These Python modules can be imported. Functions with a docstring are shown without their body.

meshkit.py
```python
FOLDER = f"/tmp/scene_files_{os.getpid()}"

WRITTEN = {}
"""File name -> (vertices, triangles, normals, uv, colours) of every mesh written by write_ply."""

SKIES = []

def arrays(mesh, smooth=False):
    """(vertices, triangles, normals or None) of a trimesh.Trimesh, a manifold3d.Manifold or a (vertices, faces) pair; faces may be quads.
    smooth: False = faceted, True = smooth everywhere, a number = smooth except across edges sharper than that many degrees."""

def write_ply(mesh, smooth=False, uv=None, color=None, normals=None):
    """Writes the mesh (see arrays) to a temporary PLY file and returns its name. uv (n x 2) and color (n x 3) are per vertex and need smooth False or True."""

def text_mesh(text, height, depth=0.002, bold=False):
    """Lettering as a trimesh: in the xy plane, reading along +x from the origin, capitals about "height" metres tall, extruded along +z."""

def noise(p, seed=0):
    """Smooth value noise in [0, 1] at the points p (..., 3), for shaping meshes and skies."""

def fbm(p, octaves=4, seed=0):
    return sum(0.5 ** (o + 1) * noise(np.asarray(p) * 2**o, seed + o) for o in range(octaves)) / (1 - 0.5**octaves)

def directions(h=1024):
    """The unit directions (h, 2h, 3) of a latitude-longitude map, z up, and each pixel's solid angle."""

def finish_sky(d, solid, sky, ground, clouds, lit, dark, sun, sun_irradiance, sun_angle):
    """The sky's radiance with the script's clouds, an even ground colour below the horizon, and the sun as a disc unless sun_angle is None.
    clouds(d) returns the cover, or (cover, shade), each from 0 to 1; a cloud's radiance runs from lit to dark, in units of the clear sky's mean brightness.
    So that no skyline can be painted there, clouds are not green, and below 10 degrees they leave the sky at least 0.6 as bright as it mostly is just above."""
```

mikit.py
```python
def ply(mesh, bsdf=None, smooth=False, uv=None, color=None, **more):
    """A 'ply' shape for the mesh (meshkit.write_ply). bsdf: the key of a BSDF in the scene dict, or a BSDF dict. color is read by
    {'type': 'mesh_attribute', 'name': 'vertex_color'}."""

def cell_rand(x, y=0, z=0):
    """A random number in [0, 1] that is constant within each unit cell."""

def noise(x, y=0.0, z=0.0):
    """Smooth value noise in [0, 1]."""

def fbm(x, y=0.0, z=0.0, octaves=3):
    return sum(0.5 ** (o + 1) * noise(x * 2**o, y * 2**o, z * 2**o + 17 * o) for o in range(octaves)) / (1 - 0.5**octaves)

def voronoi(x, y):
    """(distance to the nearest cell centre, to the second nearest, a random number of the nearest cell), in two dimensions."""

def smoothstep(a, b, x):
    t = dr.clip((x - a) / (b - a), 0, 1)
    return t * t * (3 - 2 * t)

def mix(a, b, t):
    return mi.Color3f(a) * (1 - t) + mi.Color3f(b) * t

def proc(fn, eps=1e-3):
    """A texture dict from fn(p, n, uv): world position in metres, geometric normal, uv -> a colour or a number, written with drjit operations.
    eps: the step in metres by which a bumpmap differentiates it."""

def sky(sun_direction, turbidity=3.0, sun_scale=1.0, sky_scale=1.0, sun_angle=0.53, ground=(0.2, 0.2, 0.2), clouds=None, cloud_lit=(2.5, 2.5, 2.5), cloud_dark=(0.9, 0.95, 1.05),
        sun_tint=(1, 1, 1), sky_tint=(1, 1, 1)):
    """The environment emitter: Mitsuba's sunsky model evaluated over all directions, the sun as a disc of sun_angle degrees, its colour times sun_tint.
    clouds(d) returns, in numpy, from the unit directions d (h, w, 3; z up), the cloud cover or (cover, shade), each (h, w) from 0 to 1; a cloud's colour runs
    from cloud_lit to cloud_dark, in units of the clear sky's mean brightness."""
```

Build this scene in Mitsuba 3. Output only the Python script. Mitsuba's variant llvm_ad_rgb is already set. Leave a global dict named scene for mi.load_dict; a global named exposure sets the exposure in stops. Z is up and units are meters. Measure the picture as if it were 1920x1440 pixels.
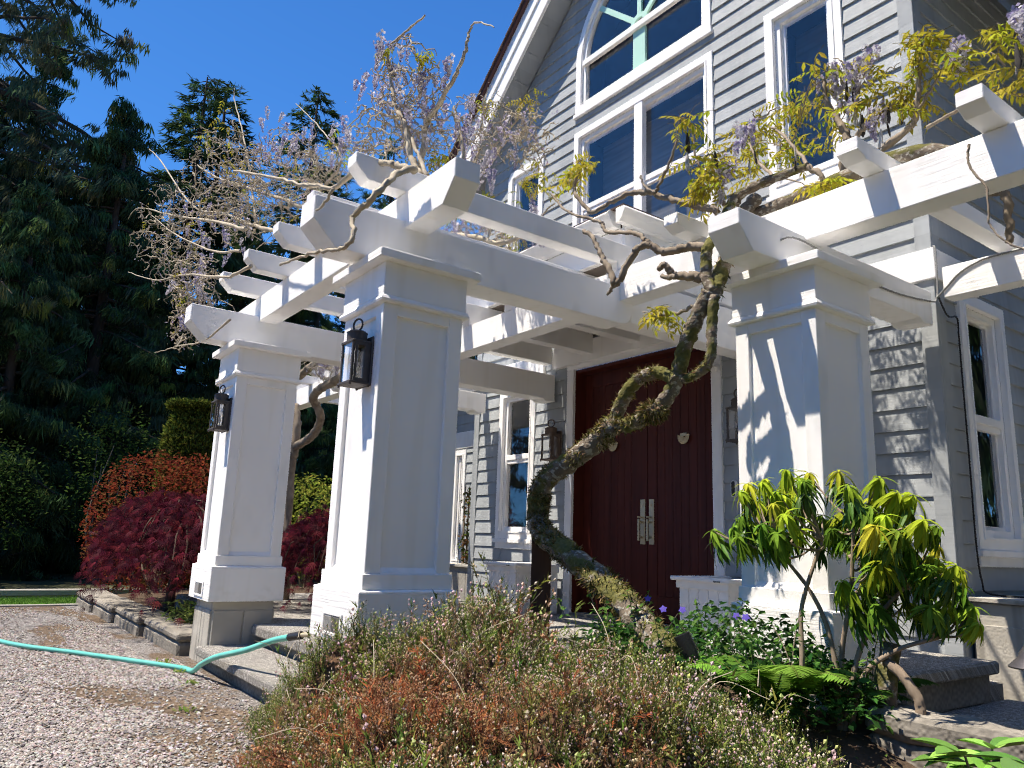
import math, random
import numpy as np
import trimesh
import shapely.geometry as sg
from shapely.ops import unary_union
import shapely.affinity as sa
import drjit as dr
import mitsuba as mi
import mikit
from mikit import noise, fbm, voronoi, cell_rand, smoothstep, mix
from meshkit import text_mesh

rng = np.random.default_rng(7)
random.seed(7)
T = mi.ScalarTransform4f
scene = {'type': 'scene'}
labels = {}

# ---------------------------------------------------------------- camera, light, exposure
CX, H = 5.14, 1.0
FPX, YAW, PITCH, ROLL = 1426.78, math.radians(-54.229), math.radians(11.693), math.radians(2.119)
F_ = np.array([math.sin(YAW) * math.cos(PITCH), math.cos(YAW) * math.cos(PITCH), math.sin(PITCH)])
R_ = np.array([math.cos(YAW), -math.sin(YAW), 0.0])
U_ = np.cross(R_, F_)
cr, sr = math.cos(ROLL), math.sin(ROLL)
RR, UU = cr * R_ + sr * U_, -sr * R_ + cr * U_
M4 = np.eye(4)
M4[:3, 0], M4[:3, 1], M4[:3, 2], M4[:3, 3] = -RR, UU, F_, [CX, 0, H]
scene['camera'] = {'type': 'perspective', 'fov': 2 * math.degrees(math.atan(960 / FPX)), 'fov_axis': 'x', 'near_clip': 0.05, 'far_clip': 400.0,
                   'to_world': T(M4.tolist())}
SUN = (-0.47, -1.0, 2.35)
scene['sky'] = mikit.sky(SUN, turbidity=2.2, sun_scale=1.0, sky_scale=0.64, ground=(0.25, 0.23, 0.2), sky_tint=(0.42, 0.90, 1.40), sun_tint=(0.92, 0.98, 1.08))
exposure = 2.65

# ---------------------------------------------------------------- helpers
counts = {}


def key_for(base):
    n = counts.get(base, 0)
    counts[base] = n + 1
    return base if n == 0 else f'{base}_{n:03d}'


def lab(key, label=None, category=None, group=None, kind=None):
    d = labels.setdefault(key, {})
    if label: d['label'] = label
    if category: d['category'] = category
    if group: d['group'] = group
    if kind: d['kind'] = kind
    return key


def thing(name, label, category, group=None):
    return lab(key_for(name), label, category, group)


def put(name, mesh, bsdf, parent=None, smooth=False, color=None, label=None, kind=None, **more):
    """one shape entry of the scene; parts are keyed under their parent"""
    key = key_for(f'{parent}__{name}' if parent else name)
    scene[key] = mikit.ply(mesh, bsdf, smooth=smooth, color=color, **more)
    if label or kind: lab(key, label, kind=kind)
    return key


def virtual(name, parent):
    """key of a part that has only sub-parts"""
    return key_for(f'{parent}__{name}')


def cat(meshes):
    return trimesh.util.concatenate([trimesh.Trimesh(m[0], m[1], process=False) if isinstance(m, tuple) else m for m in meshes])


def box(x0, x1, y0, y1, z0, z1, b=0.004):
    """box with chamfered edges"""
    lo, hi = np.array([x0, y0, z0], float), np.array([x1, y1, z1], float)
    b = min(b, 0.3 * (hi - lo).min())
    if b <= 0:
        return trimesh.creation.box(bounds=[lo, hi])
    pts = []
    for sx in (0, 1):
        for sy in (0, 1):
            for sz in (0, 1):
                c = np.where([sx, sy, sz], hi, lo)
                s = np.where([sx, sy, sz], -1, 1)
                for k in range(3):
                    p = c + s * b
                    p[k] = c[k]
                    pts.append(p)
    return trimesh.convex.convex_hull(np.array(pts))


def prism(poly, axis, a, b):
    """extrude a 2D polygon (list or shapely): axis 'x' -> (y,z), 'y' -> (x,z), 'z' -> (x,y)"""
    if not hasattr(poly, 'exterior'): poly = sg.Polygon(poly)
    m = trimesh.creation.extrude_polygon(poly, b - a)
    v = m.vertices.copy()
    if axis == 'x': w = np.c_[v[:, 2] + a, v[:, 0], v[:, 1]]; flip = False
    elif axis == 'y': w = np.c_[v[:, 0], v[:, 2] + a, v[:, 1]]; flip = True
    else: w = np.c_[v[:, 0], v[:, 1], v[:, 2] + a]; flip = False
    f = m.faces[:, ::-1] if flip else m.faces
    return trimesh.Trimesh(w, f, process=False)


def lathe(profile, n=20, center=(0, 0, 0)):
    m = trimesh.creation.revolve(np.array(profile, float), sections=n)
    m.apply_translation(center)
    return m


def smooth_path(pts, n=6):
    """Catmull-Rom through the points (any number of columns)"""
    p = np.asarray(pts, float)
    if len(p) < 3: return p
    q = np.vstack([2 * p[0] - p[1], p, 2 * p[-1] - p[-2]])
    out = []
    t = np.linspace(0, 1, n, endpoint=False)[:, None]
    for i in range(1, len(q) - 2):
        a, b, c, d = q[i - 1], q[i], q[i + 1], q[i + 2]
        out.append(0.5 * (2 * b + (c - a) * t + (2 * a - 5 * b + 4 * c - d) * t**2 + (3 * b - a - 3 * c + d) * t**3))
    return np.vstack(out + [p[-1:]])


def tube(pts, radii, sides=6, lump=0.0, cap=True, rg=None):
    p = np.asarray(pts, float)
    n = len(p)
    r = np.broadcast_to(radii, (n,)).astype(float)
    t = np.gradient(p, axis=0)
    t /= np.linalg.norm(t, axis=1, keepdims=True) + 1e-12
    a = np.zeros_like(p)
    ref = np.array([0, 0, 1.0]) if abs(t[0, 2]) < 0.9 else np.array([1.0, 0, 0])
    a[0] = np.cross(t[0], ref)
    a[0] /= np.linalg.norm(a[0])
    for i in range(1, n):
        v = a[i - 1] - t[i] * (a[i - 1] @ t[i])
        a[i] = v / (np.linalg.norm(v) + 1e-12)
    b = np.cross(t, a)
    ang = np.arange(sides) * 2 * np.pi / sides
    rr = r[:, None] * np.ones(sides)
    if lump:
        rr = rr * (1 + lump * (rg or rng).normal(size=rr.shape))
    v = p[:, None] + rr[..., None] * (np.cos(ang)[None, :, None] * a[:, None] + np.sin(ang)[None, :, None] * b[:, None])
    i, j = np.meshgrid(np.arange(n - 1), np.arange(sides), indexing='ij')
    q = np.stack([i * sides + j, i * sides + (j + 1) % sides, (i + 1) * sides + (j + 1) % sides, (i + 1) * sides + j], -1).reshape(-1, 4)
    f = np.vstack([q[:, [0, 1, 2]], q[:, [0, 2, 3]]])
    v = v.reshape(-1, 3)
    if cap:
        v = np.vstack([v, p[0], p[-1]])
        m = n * sides
        js = np.arange(sides)
        f = np.vstack([f, np.c_[np.full(sides, m), (js + 1) % sides, js], np.c_[np.full(sides, m + 1), (n - 1) * sides + js, (n - 1) * sides + (js + 1) % sides]])
    return trimesh.Trimesh(v, f, process=False)


def rot_from(zdir, spin):
    """(n,3,3) matrices taking +z to zdir with a spin about it"""
    z = np.asarray(zdir, float)
    z = z / (np.linalg.norm(z, axis=1, keepdims=True) + 1e-12)
    ref = np.where(np.abs(z[:, 2:]) < 0.95, [[0, 0, 1.0]], [[1.0, 0, 0]])
    x = np.cross(ref, z)
    x /= np.linalg.norm(x, axis=1, keepdims=True) + 1e-12
    y = np.cross(z, x)
    c, s = np.cos(spin)[:, None], np.sin(spin)[:, None]
    return np.stack([c * x + s * y, -s * x + c * y, z], axis=2)


def scatter(tmpl, pos, rot, scale, base_col=None, jitter=0.0, col_tmpl=None):
    """copies of a (v,f) template merged into one mesh; returns mesh and per-vertex colours"""
    tv, tf = np.asarray(tmpl[0], float), np.asarray(tmpl[1], int)
    pos = np.asarray(pos, float)
    n = len(pos)
    scale = np.asarray(scale, float)
    if scale.ndim == 0: scale = np.full(n, float(scale))
    sv = tv[None] * (scale[:, None, None] if scale.ndim == 1 else scale[:, None, :])
    v = np.einsum('nij,nkj->nki', rot, sv) + pos[:, None]
    f = (tf[None] + (np.arange(n) * len(tv))[:, None, None]).reshape(-1, 3)
    m = trimesh.Trimesh(v.reshape(-1, 3), f, process=False)
    if base_col is None: return m, None
    c = np.repeat(np.asarray(base_col, float)[:, None, :], len(tv), axis=1)
    if col_tmpl is not None: c = c * np.asarray(col_tmpl)[None]
    return m, np.clip(c.reshape(-1, 3), 0.003, 1)


def join(list_mc):
    ms = [x[0] for x in list_mc]
    return cat(ms), np.vstack([x[1] for x in list_mc])


def rand_dirs(n, rg=rng):
    d = rg.normal(size=(n, 3))
    return d / np.linalg.norm(d, axis=1, keepdims=True)


# ---------------------------------------------------------------- materials
def two(b): return {'type': 'twosided', 'bsdf': b}


def mat(name, color, rough=0.6, spec=0.35, bump=None, bump_scale=1.0, eps=1e-3, metallic=0.0):
    b = {'type': 'principled', 'base_color': color if isinstance(color, dict) else {'type': 'rgb', 'value': list(color)}, 'roughness': rough, 'specular': spec, 'metallic': metallic}
    if bump is not None:
        b = {'type': 'bumpmap', 'arbitrary': mikit.proc(bump, eps), 'scale': bump_scale, 'bsdf': b}
    scene[name] = two(b)


def f_grain(p, n, uv):     # brushed paint over rough-sawn boards: grain along the horizontal
    w = 0.012 * noise(p.x * 2.3 + p.y * 2.3, p.z * 3.0)
    return 0.0017 * fbm(p.x * 4 + p.y * 1.3, p.y * 4, (p.z + w) * 150, 2) + 0.0011 * noise(p.x * 9, p.y * 9, (p.z + w) * 60)


def f_white(p, n, uv):
    g = fbm(p.x * 1.7, p.y * 1.7, p.z * 1.1 + 3, 3)
    d = smoothstep(0.62, 0.8, fbm(p.x * 5 + 9, p.y * 5, p.z * 2.0, 3))
    low = smoothstep(0.75, 0.42, p.z + 0.25 * fbm(p.x * 9, p.y * 9, p.z * 9, 3)) * smoothstep(0.35, 0.7, fbm(p.x * 30, p.y * 30, p.z * 30, 2))
    st = smoothstep(0.55, 0.8, fbm(p.x * 16, p.y * 16, p.z * 0.8, 3))
    c = mix((0.79, 0.78, 0.755), (0.86, 0.855, 0.84), g) * (1 - 0.10 * d)
    c = mix(c, (0.66, 0.63, 0.54), 0.22 * st)
    return mix(c, (0.42, 0.40, 0.33), 0.34 * low)


def f_siding(p, n, uv):
    g = fbm(p.x * 1.1 + p.y, p.z * 6.7 * 0.15, cell_rand(dr.floor(p.z / 0.15 + 0.02)) * 30, 3)
    s = noise(p.x * 40 + p.y * 40, p.z * 9)
    c = mix((0.290, 0.312, 0.322), (0.350, 0.372, 0.382), g)
    w = smoothstep(0.60, 0.75, fbm(p.x * 2.2 + p.y * 2.2, p.z * 1.3, 7.0, 3))
    c = c * (1 + 0.10 * w)
    b = cell_rand(dr.floor((p.z - 0.04) / 0.15 + 0.001), 5, 9)
    run = smoothstep(0.5, 0.8, fbm(p.x * 9 + p.y * 9, p.z * 0.7, 4.0, 3))
    return c * (0.96 + 0.06 * s) * (0.94 + 0.11 * b) * (1 - 0.10 * run)


def f_sidebump(p, n, uv):
    return 0.0011 * fbm(p.x * 3 + p.y * 3, p.z * 130, 3.0, 2) + 0.0008 * noise(p.x * 14 + p.y * 14, p.z * 30)


mat('white_grain', mikit.proc(f_white), 0.45, 0.4, f_grain, 1.0)
mat('white_smooth', mikit.proc(f_white), 0.42, 0.4, lambda p, n, uv: 0.0008 * fbm(p.x * 9, p.y * 9, p.z * 7, 2), 1.0)
mat('white_trim', mikit.proc(f_white), 0.42, 0.4)
mat('siding_paint', mikit.proc(f_siding), 0.6, 0.3, f_sidebump, 1.0)
mat('soffit_brown', mikit.proc(lambda p, n, uv: mix((0.17, 0.14, 0.12), (0.22, 0.19, 0.165), noise(p.x * 7, p.y * 30))), 0.7, 0.2)
mat('fascia_dark', (0.10, 0.05, 0.045), 0.7, 0.2)
mat('shingle', mikit.proc(lambda p, n, uv: mix((0.07, 0.045, 0.04), (0.14, 0.10, 0.09), noise(p.x * 9, p.y * 9, p.z * 9))), 0.9, 0.1)
mat('mint_paint', (0.42, 0.66, 0.56), 0.5, 0.3)
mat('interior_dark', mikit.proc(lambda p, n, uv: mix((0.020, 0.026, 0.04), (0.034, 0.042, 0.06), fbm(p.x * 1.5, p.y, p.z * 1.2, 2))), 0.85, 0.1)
mat('screen_mesh', (0.045, 0.05, 0.055), 0.9, 0.1)
mat('blind_dim', mikit.proc(lambda p, n, uv: mix((0.12, 0.125, 0.13), (0.18, 0.185, 0.19), noise(p.x * 3, p.z * 45))), 0.8, 0.2)
mat('blind_pale', (0.16, 0.20, 0.19), 0.6, 0.2)
scene['glass_pane'] = {'type': 'thindielectric', 'int_ior': 1.52, 'ext_ior': 1.0}


def f_mahogany(p, n, uv):
    g = fbm(p.x * 60 + 3, p.y * 20, p.z * 2.2, 3)
    b = cell_rand(dr.floor(p.x / 0.098 + 0.5), 3, 7)
    return mix((0.040, 0.0075, 0.0055), (0.095, 0.018, 0.011), dr.clip(g * 0.7 + b * 0.35, 0, 1))


mat('mahogany', mikit.proc(f_mahogany), 0.5, 0.22, lambda p, n, uv: 0.0008 * fbm(p.x * 160, p.y * 20, p.z * 3, 2), 1.0)
mat('brass', (0.55, 0.47, 0.31), 0.42, 0.5, metallic=0.35)
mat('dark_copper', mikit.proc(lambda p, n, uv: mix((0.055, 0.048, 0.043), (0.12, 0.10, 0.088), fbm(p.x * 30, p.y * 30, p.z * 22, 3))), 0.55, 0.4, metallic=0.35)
mat('brown_copper', mikit.proc(lambda p, n, uv: mix((0.09, 0.06, 0.045), (0.17, 0.12, 0.09), fbm(p.x * 30, p.y * 30, p.z * 22, 3))), 0.5, 0.4, metallic=0.35)
mat('candle_bulb', (0.75, 0.72, 0.62), 0.3, 0.5)
mat('black_plastic', (0.02, 0.02, 0.022), 0.45, 0.4)
mat('white_plastic', (0.75, 0.75, 0.74), 0.35, 0.5)
mat('grille', (0.45, 0.44, 0.41), 0.6, 0.3)
mat('dark_grille', (0.22, 0.21, 0.19), 0.6, 0.3)


def f_formed(p, n, uv):    # board-formed, weathered concrete
    g = fbm(p.x * 4, p.y * 4, p.z * 9, 3)
    st = smoothstep(0.5, 0.8, fbm(p.x * 14 + p.y * 14, p.z * 1.5, 5.0, 3))
    return mix((0.33, 0.31, 0.265), (0.46, 0.435, 0.38), g) * (1 - 0.38 * st)


mat('formed_concrete', mikit.proc(f_formed), 0.85, 0.2, lambda p, n, uv: 0.003 * fbm(p.x * 45 + p.y * 45, p.z * 6, 2.0, 3) + 0.002 * noise(p.x * 90, p.y * 90, p.z * 90), 1.0)


def f_aggregate(p, n, uv):  # exposed aggregate
    d1, d2, r = voronoi(p.x * 75, (p.y + p.z) * 75)
    c = mix((0.25, 0.235, 0.21), (0.55, 0.53, 0.49), r * r)
    g = smoothstep(0.0, 0.22, d2 - d1)
    return c * (0.55 + 0.45 * g) * (0.8 + 0.35 * fbm(p.x * 2.5, p.y * 2.5, p.z * 2, 3))


def h_aggregate(p, n, uv):
    d1, d2, r = voronoi(p.x * 75, (p.y + p.z) * 75)
    return 0.006 * smoothstep(0.0, 0.35, d2 - d1) * (0.5 + r)


mat('aggregate', mikit.proc(f_aggregate), 0.8, 0.25, h_aggregate, 1.0)


def f_oldwall(p, n, uv):
    g = fbm(p.x * 3, p.y * 3, p.z * 5, 4)
    moss = smoothstep(0.55, 0.75, fbm(p.x * 2 + 4, p.y * 2, p.z * 3, 3))
    c = mix((0.13, 0.12, 0.10), (0.31, 0.285, 0.245), g)
    return c * (1 - 0.35 * moss) * (0.7 + 0.5 * noise(p.x * 60, p.y * 60, p.z * 60))


mat('old_concrete', mikit.proc(f_oldwall), 0.9, 0.15, lambda p, n, uv: 0.02 * fbm(p.x * 9, p.y * 9, p.z * 9, 3) + 0.005 * noise(p.x * 80, p.y * 80, p.z * 80), 1.0)


def f_gravel(p, n, uv):
    d1, d2, r = voronoi(p.x * 46, p.y * 46)
    e1, e2, q = voronoi(p.x * 80 + 7, p.y * 80)
    dirt = smoothstep(0.50, 0.66, fbm(p.x * 0.9 + 1.3, p.y * 1.7 + 0.4, 0.0, 4))
    bed = smoothstep(0.9, 0.1, dr.abs((p.x - 0.4) * 0.35 + (p.y - 1.15)))
    dirt = dr.clip(dirt + 0.6 * bed, 0, 1)
    stone = mix((0.20, 0.18, 0.165), (0.42, 0.395, 0.375), r) * (0.45 + 0.55 * smoothstep(0.02, 0.25, d2 - d1))
    fine = mix((0.12, 0.085, 0.058), (0.25, 0.19, 0.135), q) * (0.7 + 0.5 * fbm(p.x * 6, p.y * 6, 0.0, 3))
    pick = smoothstep(0.45, 0.7, dirt + 0.5 * (r - 0.5))
    return mix(stone, fine, pick)


mat('gravel_bed', mikit.proc(f_gravel), 0.9, 0.15, lambda p, n, uv: 0.012 * smoothstep(0.0, 0.4, (lambda v: v[1] - v[0])(voronoi(p.x * 46, p.y * 46))), 1.0, 2e-3)
mat('soil', mikit.proc(lambda p, n, uv: mix((0.035, 0.024, 0.017), (0.11, 0.08, 0.055), fbm(p.x * 12, p.y * 12, p.z * 12, 4))), 0.95, 0.1, lambda p, n, uv: 0.02 * fbm(p.x * 30, p.y * 30, p.z * 30, 3), 1.0)
mat('forest_floor', mikit.proc(lambda p, n, uv: mix((0.025, 0.03, 0.015), (0.08, 0.075, 0.04), fbm(p.x * 1.5, p.y * 1.5, 0.0, 4))), 0.95, 0.1)
mat('lawn_green', mikit.proc(lambda p, n, uv: mix((0.05, 0.12, 0.02), (0.12, 0.22, 0.045), fbm(p.x * 9, p.y * 9, 0.0, 3))), 0.9, 0.1)
mat('weathered_timber', mikit.proc(lambda p, n, uv: mix((0.20, 0.19, 0.165), (0.36, 0.345, 0.31), fbm(p.x * 30, p.y * 2, p.z * 40, 3))), 0.85, 0.2)
mat('post_timber', mikit.proc(lambda p, n, uv: mix((0.055, 0.026, 0.014), (0.12, 0.06, 0.035), fbm(p.x * 70, p.y * 70, p.z * 3, 3))), 0.7, 0.25)
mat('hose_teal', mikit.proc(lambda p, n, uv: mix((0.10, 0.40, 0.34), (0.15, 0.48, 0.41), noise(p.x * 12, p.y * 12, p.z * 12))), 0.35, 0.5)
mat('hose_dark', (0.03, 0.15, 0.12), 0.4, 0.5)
mat('cable_black', (0.02, 0.02, 0.02), 0.5, 0.4)
mat('cable_grey', (0.22, 0.22, 0.21), 0.5, 0.4)
mat('lamp_bronze', (0.085, 0.078, 0.08), 0.42, 0.5, metallic=0.5)


def f_bark(p, n, uv):      # grey-brown bark with pale lichen and moss on the upper sides
    g = fbm(p.x * 28, p.y * 28, p.z * 9, 3)
    c = mix((0.085, 0.068, 0.05), (0.23, 0.19, 0.145), g)
    li = smoothstep(0.54, 0.66, fbm(p.x * 55 + 5, p.y * 55, p.z * 55, 3))
    c = mix(c, (0.40, 0.385, 0.33), li * 0.75)
    mo = smoothstep(0.5, 0.62, fbm(p.x * 9 + 2, p.y * 9, p.z * 9 + 8, 3) + 0.10 * n.z)
    mf = mix((0.055, 0.062, 0.014), (0.15, 0.14, 0.035), noise(p.x * 70, p.y * 70, p.z * 70))
    return mix(c, mf, mo * 0.9)


mat('mossy_bark', mikit.proc(f_bark), 0.9, 0.15, lambda p, n, uv: 0.010 * fbm(p.x * 40, p.y * 40, p.z * 16, 3) + 0.004 * noise(p.x * 140, p.y * 140, p.z * 140), 1.0)
mat('vine_bark', mikit.proc(lambda p, n, uv: mix((0.12, 0.092, 0.066), (0.36, 0.30, 0.225), fbm(p.x * 20, p.y * 20, p.z * 14, 3))), 0.85, 0.2)
mat('twig_pale', mikit.proc(lambda p, n, uv: mix((0.30, 0.25, 0.18), (0.52, 0.46, 0.35), fbm(p.x * 20, p.y * 20, p.z * 14, 2))), 0.8, 0.2)
mat('tree_bark', mikit.proc(lambda p, n, uv: mix((0.035, 0.026, 0.02), (0.10, 0.078, 0.06), fbm(p.x * 12, p.y * 12, p.z * 3, 3))), 0.95, 0.1)
mat('shrub_bark', mikit.proc(lambda p, n, uv: mix((0.16, 0.12, 0.085), (0.34, 0.27, 0.20), fbm(p.x * 60, p.y * 60, p.z * 25, 3))), 0.85, 0.2)
VC = {'type': 'mesh_attribute', 'name': 'vertex_color'}
scene['leaf'] = {'type': 'principledthin', 'base_color': VC, 'roughness': 0.45, 'diff_trans': 0.7, 'spec_trans': 0.0, 'eta': 1.4}
scene['leaf_glossy'] = two({'type': 'principled', 'base_color': VC, 'roughness': 0.42, 'specular': 0.3})
scene['leaf_matte'] = {'type': 'principledthin', 'base_color': VC, 'roughness': 0.8, 'diff_trans': 0.35, 'spec_trans': 0.0, 'eta': 1.3}
scene['petal'] = {'type': 'principledthin', 'base_color': VC, 'roughness': 0.7, 'diff_trans': 0.8, 'spec_trans': 0.0, 'eta': 1.3}
mat('vc_solid', VC, 0.9, 0.12)

# ================================================================ THE SETTING
def bed_height(x, y):
    """height of the garden bed in front of the porch: 0 at the gravel edge, rising towards the right wing"""
    x, y = np.asarray(x, float), np.asarray(y, float)
    e = 0.50 * (x - 0.45) + (y - 1.64)               # signed distance to the bed edge along the driveway
    t = np.clip(e / 0.9, 0, 1)
    u = np.clip((x - 3.35) / 0.35, 0, 1) * np.clip((y - 1.3) / 0.6, 0, 1)
    return 0.34 * t * t * (3 - 2 * t) - 0.11 * u * u * (3 - 2 * u)


def grid(x0, x1, y0, y1, nx, ny, fz, mask=None):
    gx, gy = np.meshgrid(np.linspace(x0, x1, nx), np.linspace(y0, y1, ny))
    v = np.c_[gx.ravel(), gy.ravel(), fz(gx, gy).ravel()]
    i, j = np.meshgrid(np.arange(ny - 1), np.arange(nx - 1), indexing='ij')
    a = (i * nx + j).ravel()
    f = np.vstack([np.c_[a, a + 1, a + nx + 1], np.c_[a, a + nx + 1, a + nx]])
    return trimesh.Trimesh(v, f, process=False)


lab(put('ground', grid(-160, 160, -120, 200, 41, 41, lambda x, y: np.full_like(x, -0.03) + 0 * x), 'forest_floor'), 'dark leaf-littered ground under the trees and around the house', 'ground', kind='structure')
lab(put('driveway', grid(-6.24, 6.0, -14, 3.0, 60, 60, lambda x, y: np.zeros_like(x)), 'gravel_bed'), 'pale gravel driveway with brown dirt patches in front of the porch', 'gravel driveway', kind='structure')
lab(put('lawn', grid(-7.4, -6.24, -8, 6, 12, 60, lambda x, y: 0.006 + 0 * x), 'lawn_green'), 'narrow strip of mown lawn beyond the gravel', 'lawn', kind='structure')
bedm = grid(0.0, 6.6, -2.4, 5.2, 90, 100, lambda x, y: bed_height(x, y) - 0.012 + 0.012 * np.sin(9 * x) * np.sin(11 * y))
vv = bedm.vertices
keep = (bed_height(vv[:, 0], vv[:, 1]) > 0.004)[bedm.faces].any(axis=1)
cen = vv[bedm.faces].mean(axis=1)
keep &= ~((cen[:, 0] < 1.62) & (cen[:, 1] > 1.70)) & ~((cen[:, 0] > 2.6) & (cen[:, 1] > 3.2)) & ~((cen[:, 0] < 2.9) & (cen[:, 1] > 3.42))
lab(put('garden_bed', trimesh.Trimesh(vv, bedm.faces[keep], process=False), 'soil'), 'dark soil of the planting bed along the porch', 'garden bed', kind='structure')
gt = rng
# porch floor, steps
lab(put('porch_floor', box(-1.02, 1.62, 2.03, 5.34, 0.22, 0.30, 0.012), 'aggregate'), 'exposed aggregate slab of the entry porch', 'porch floor', kind='structure')
lab(put('porch_base', box(-1.0, 1.6, 2.10, 5.34, -0.02, 0.218, 0), 'old_concrete'), kind='structure')
lab('porch_base', 'recessed concrete base under the porch slab', 'porch base')
lab(put('side_paving', cat([box(-4.2, -1.024, 2.2, 5.2, 0.05, 0.288, 0.01), box(1.624, 3.02, 3.45, 5.2, 0.05, 0.292, 0.01)]), 'aggregate'), 'aggregate paving beside the porch under the pergola wings', 'paving', kind='structure')
k = thing('porch_step', 'wide exposed aggregate step slab in front of the porch', 'step')
put('tread', box(-1.06, 1.30, 1.64, 2.08, 0.085, 0.150, 0.012), 'aggregate', k)
put('riser', box(-1.03, 1.28, 1.70, 2.08, -0.02, 0.083, 0), 'old_concrete', k)
k = thing('side_step', 'shaded aggregate step beside the concrete pedestal at the house corner', 'step')
put('tread', box(3.03, 3.62, 3.55, 5.19, 0.12, 0.20, 0.012), 'aggregate', k)
put('riser', box(3.03, 3.58, 3.6, 5.18, -0.02, 0.118, 0), 'old_concrete', k)
k = thing('landing_slab', 'raised aggregate landing slab behind the right column pedestal', 'landing')
put('tread', box(2.42, 3.10, 3.98, 4.98, 0.36, 0.43, 0.012), 'aggregate', k)
put('riser', box(2.46, 3.05, 4.02, 4.95, 0.21, 0.358, 0), 'old_concrete', k)


def rough_block(x0, x1, y0, y1, z0, z1, seed, amp=0.012, n=0.05):
    m = box(x0, x1, y0, y1, z0, z1, 0.02)
    v, f = trimesh.remesh.subdivide_to_size(m.vertices, m.faces, n)
    m = trimesh.Trimesh(v, f, process=True)
    from meshkit import fbm as mfbm
    d = np.asarray(mfbm(m.vertices * 7 + seed)).reshape(-1) - 0.0
    m.vertices = m.vertices + m.vertex_normals * ((d - d.mean())[:, None] * amp * 4)
    return m


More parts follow.
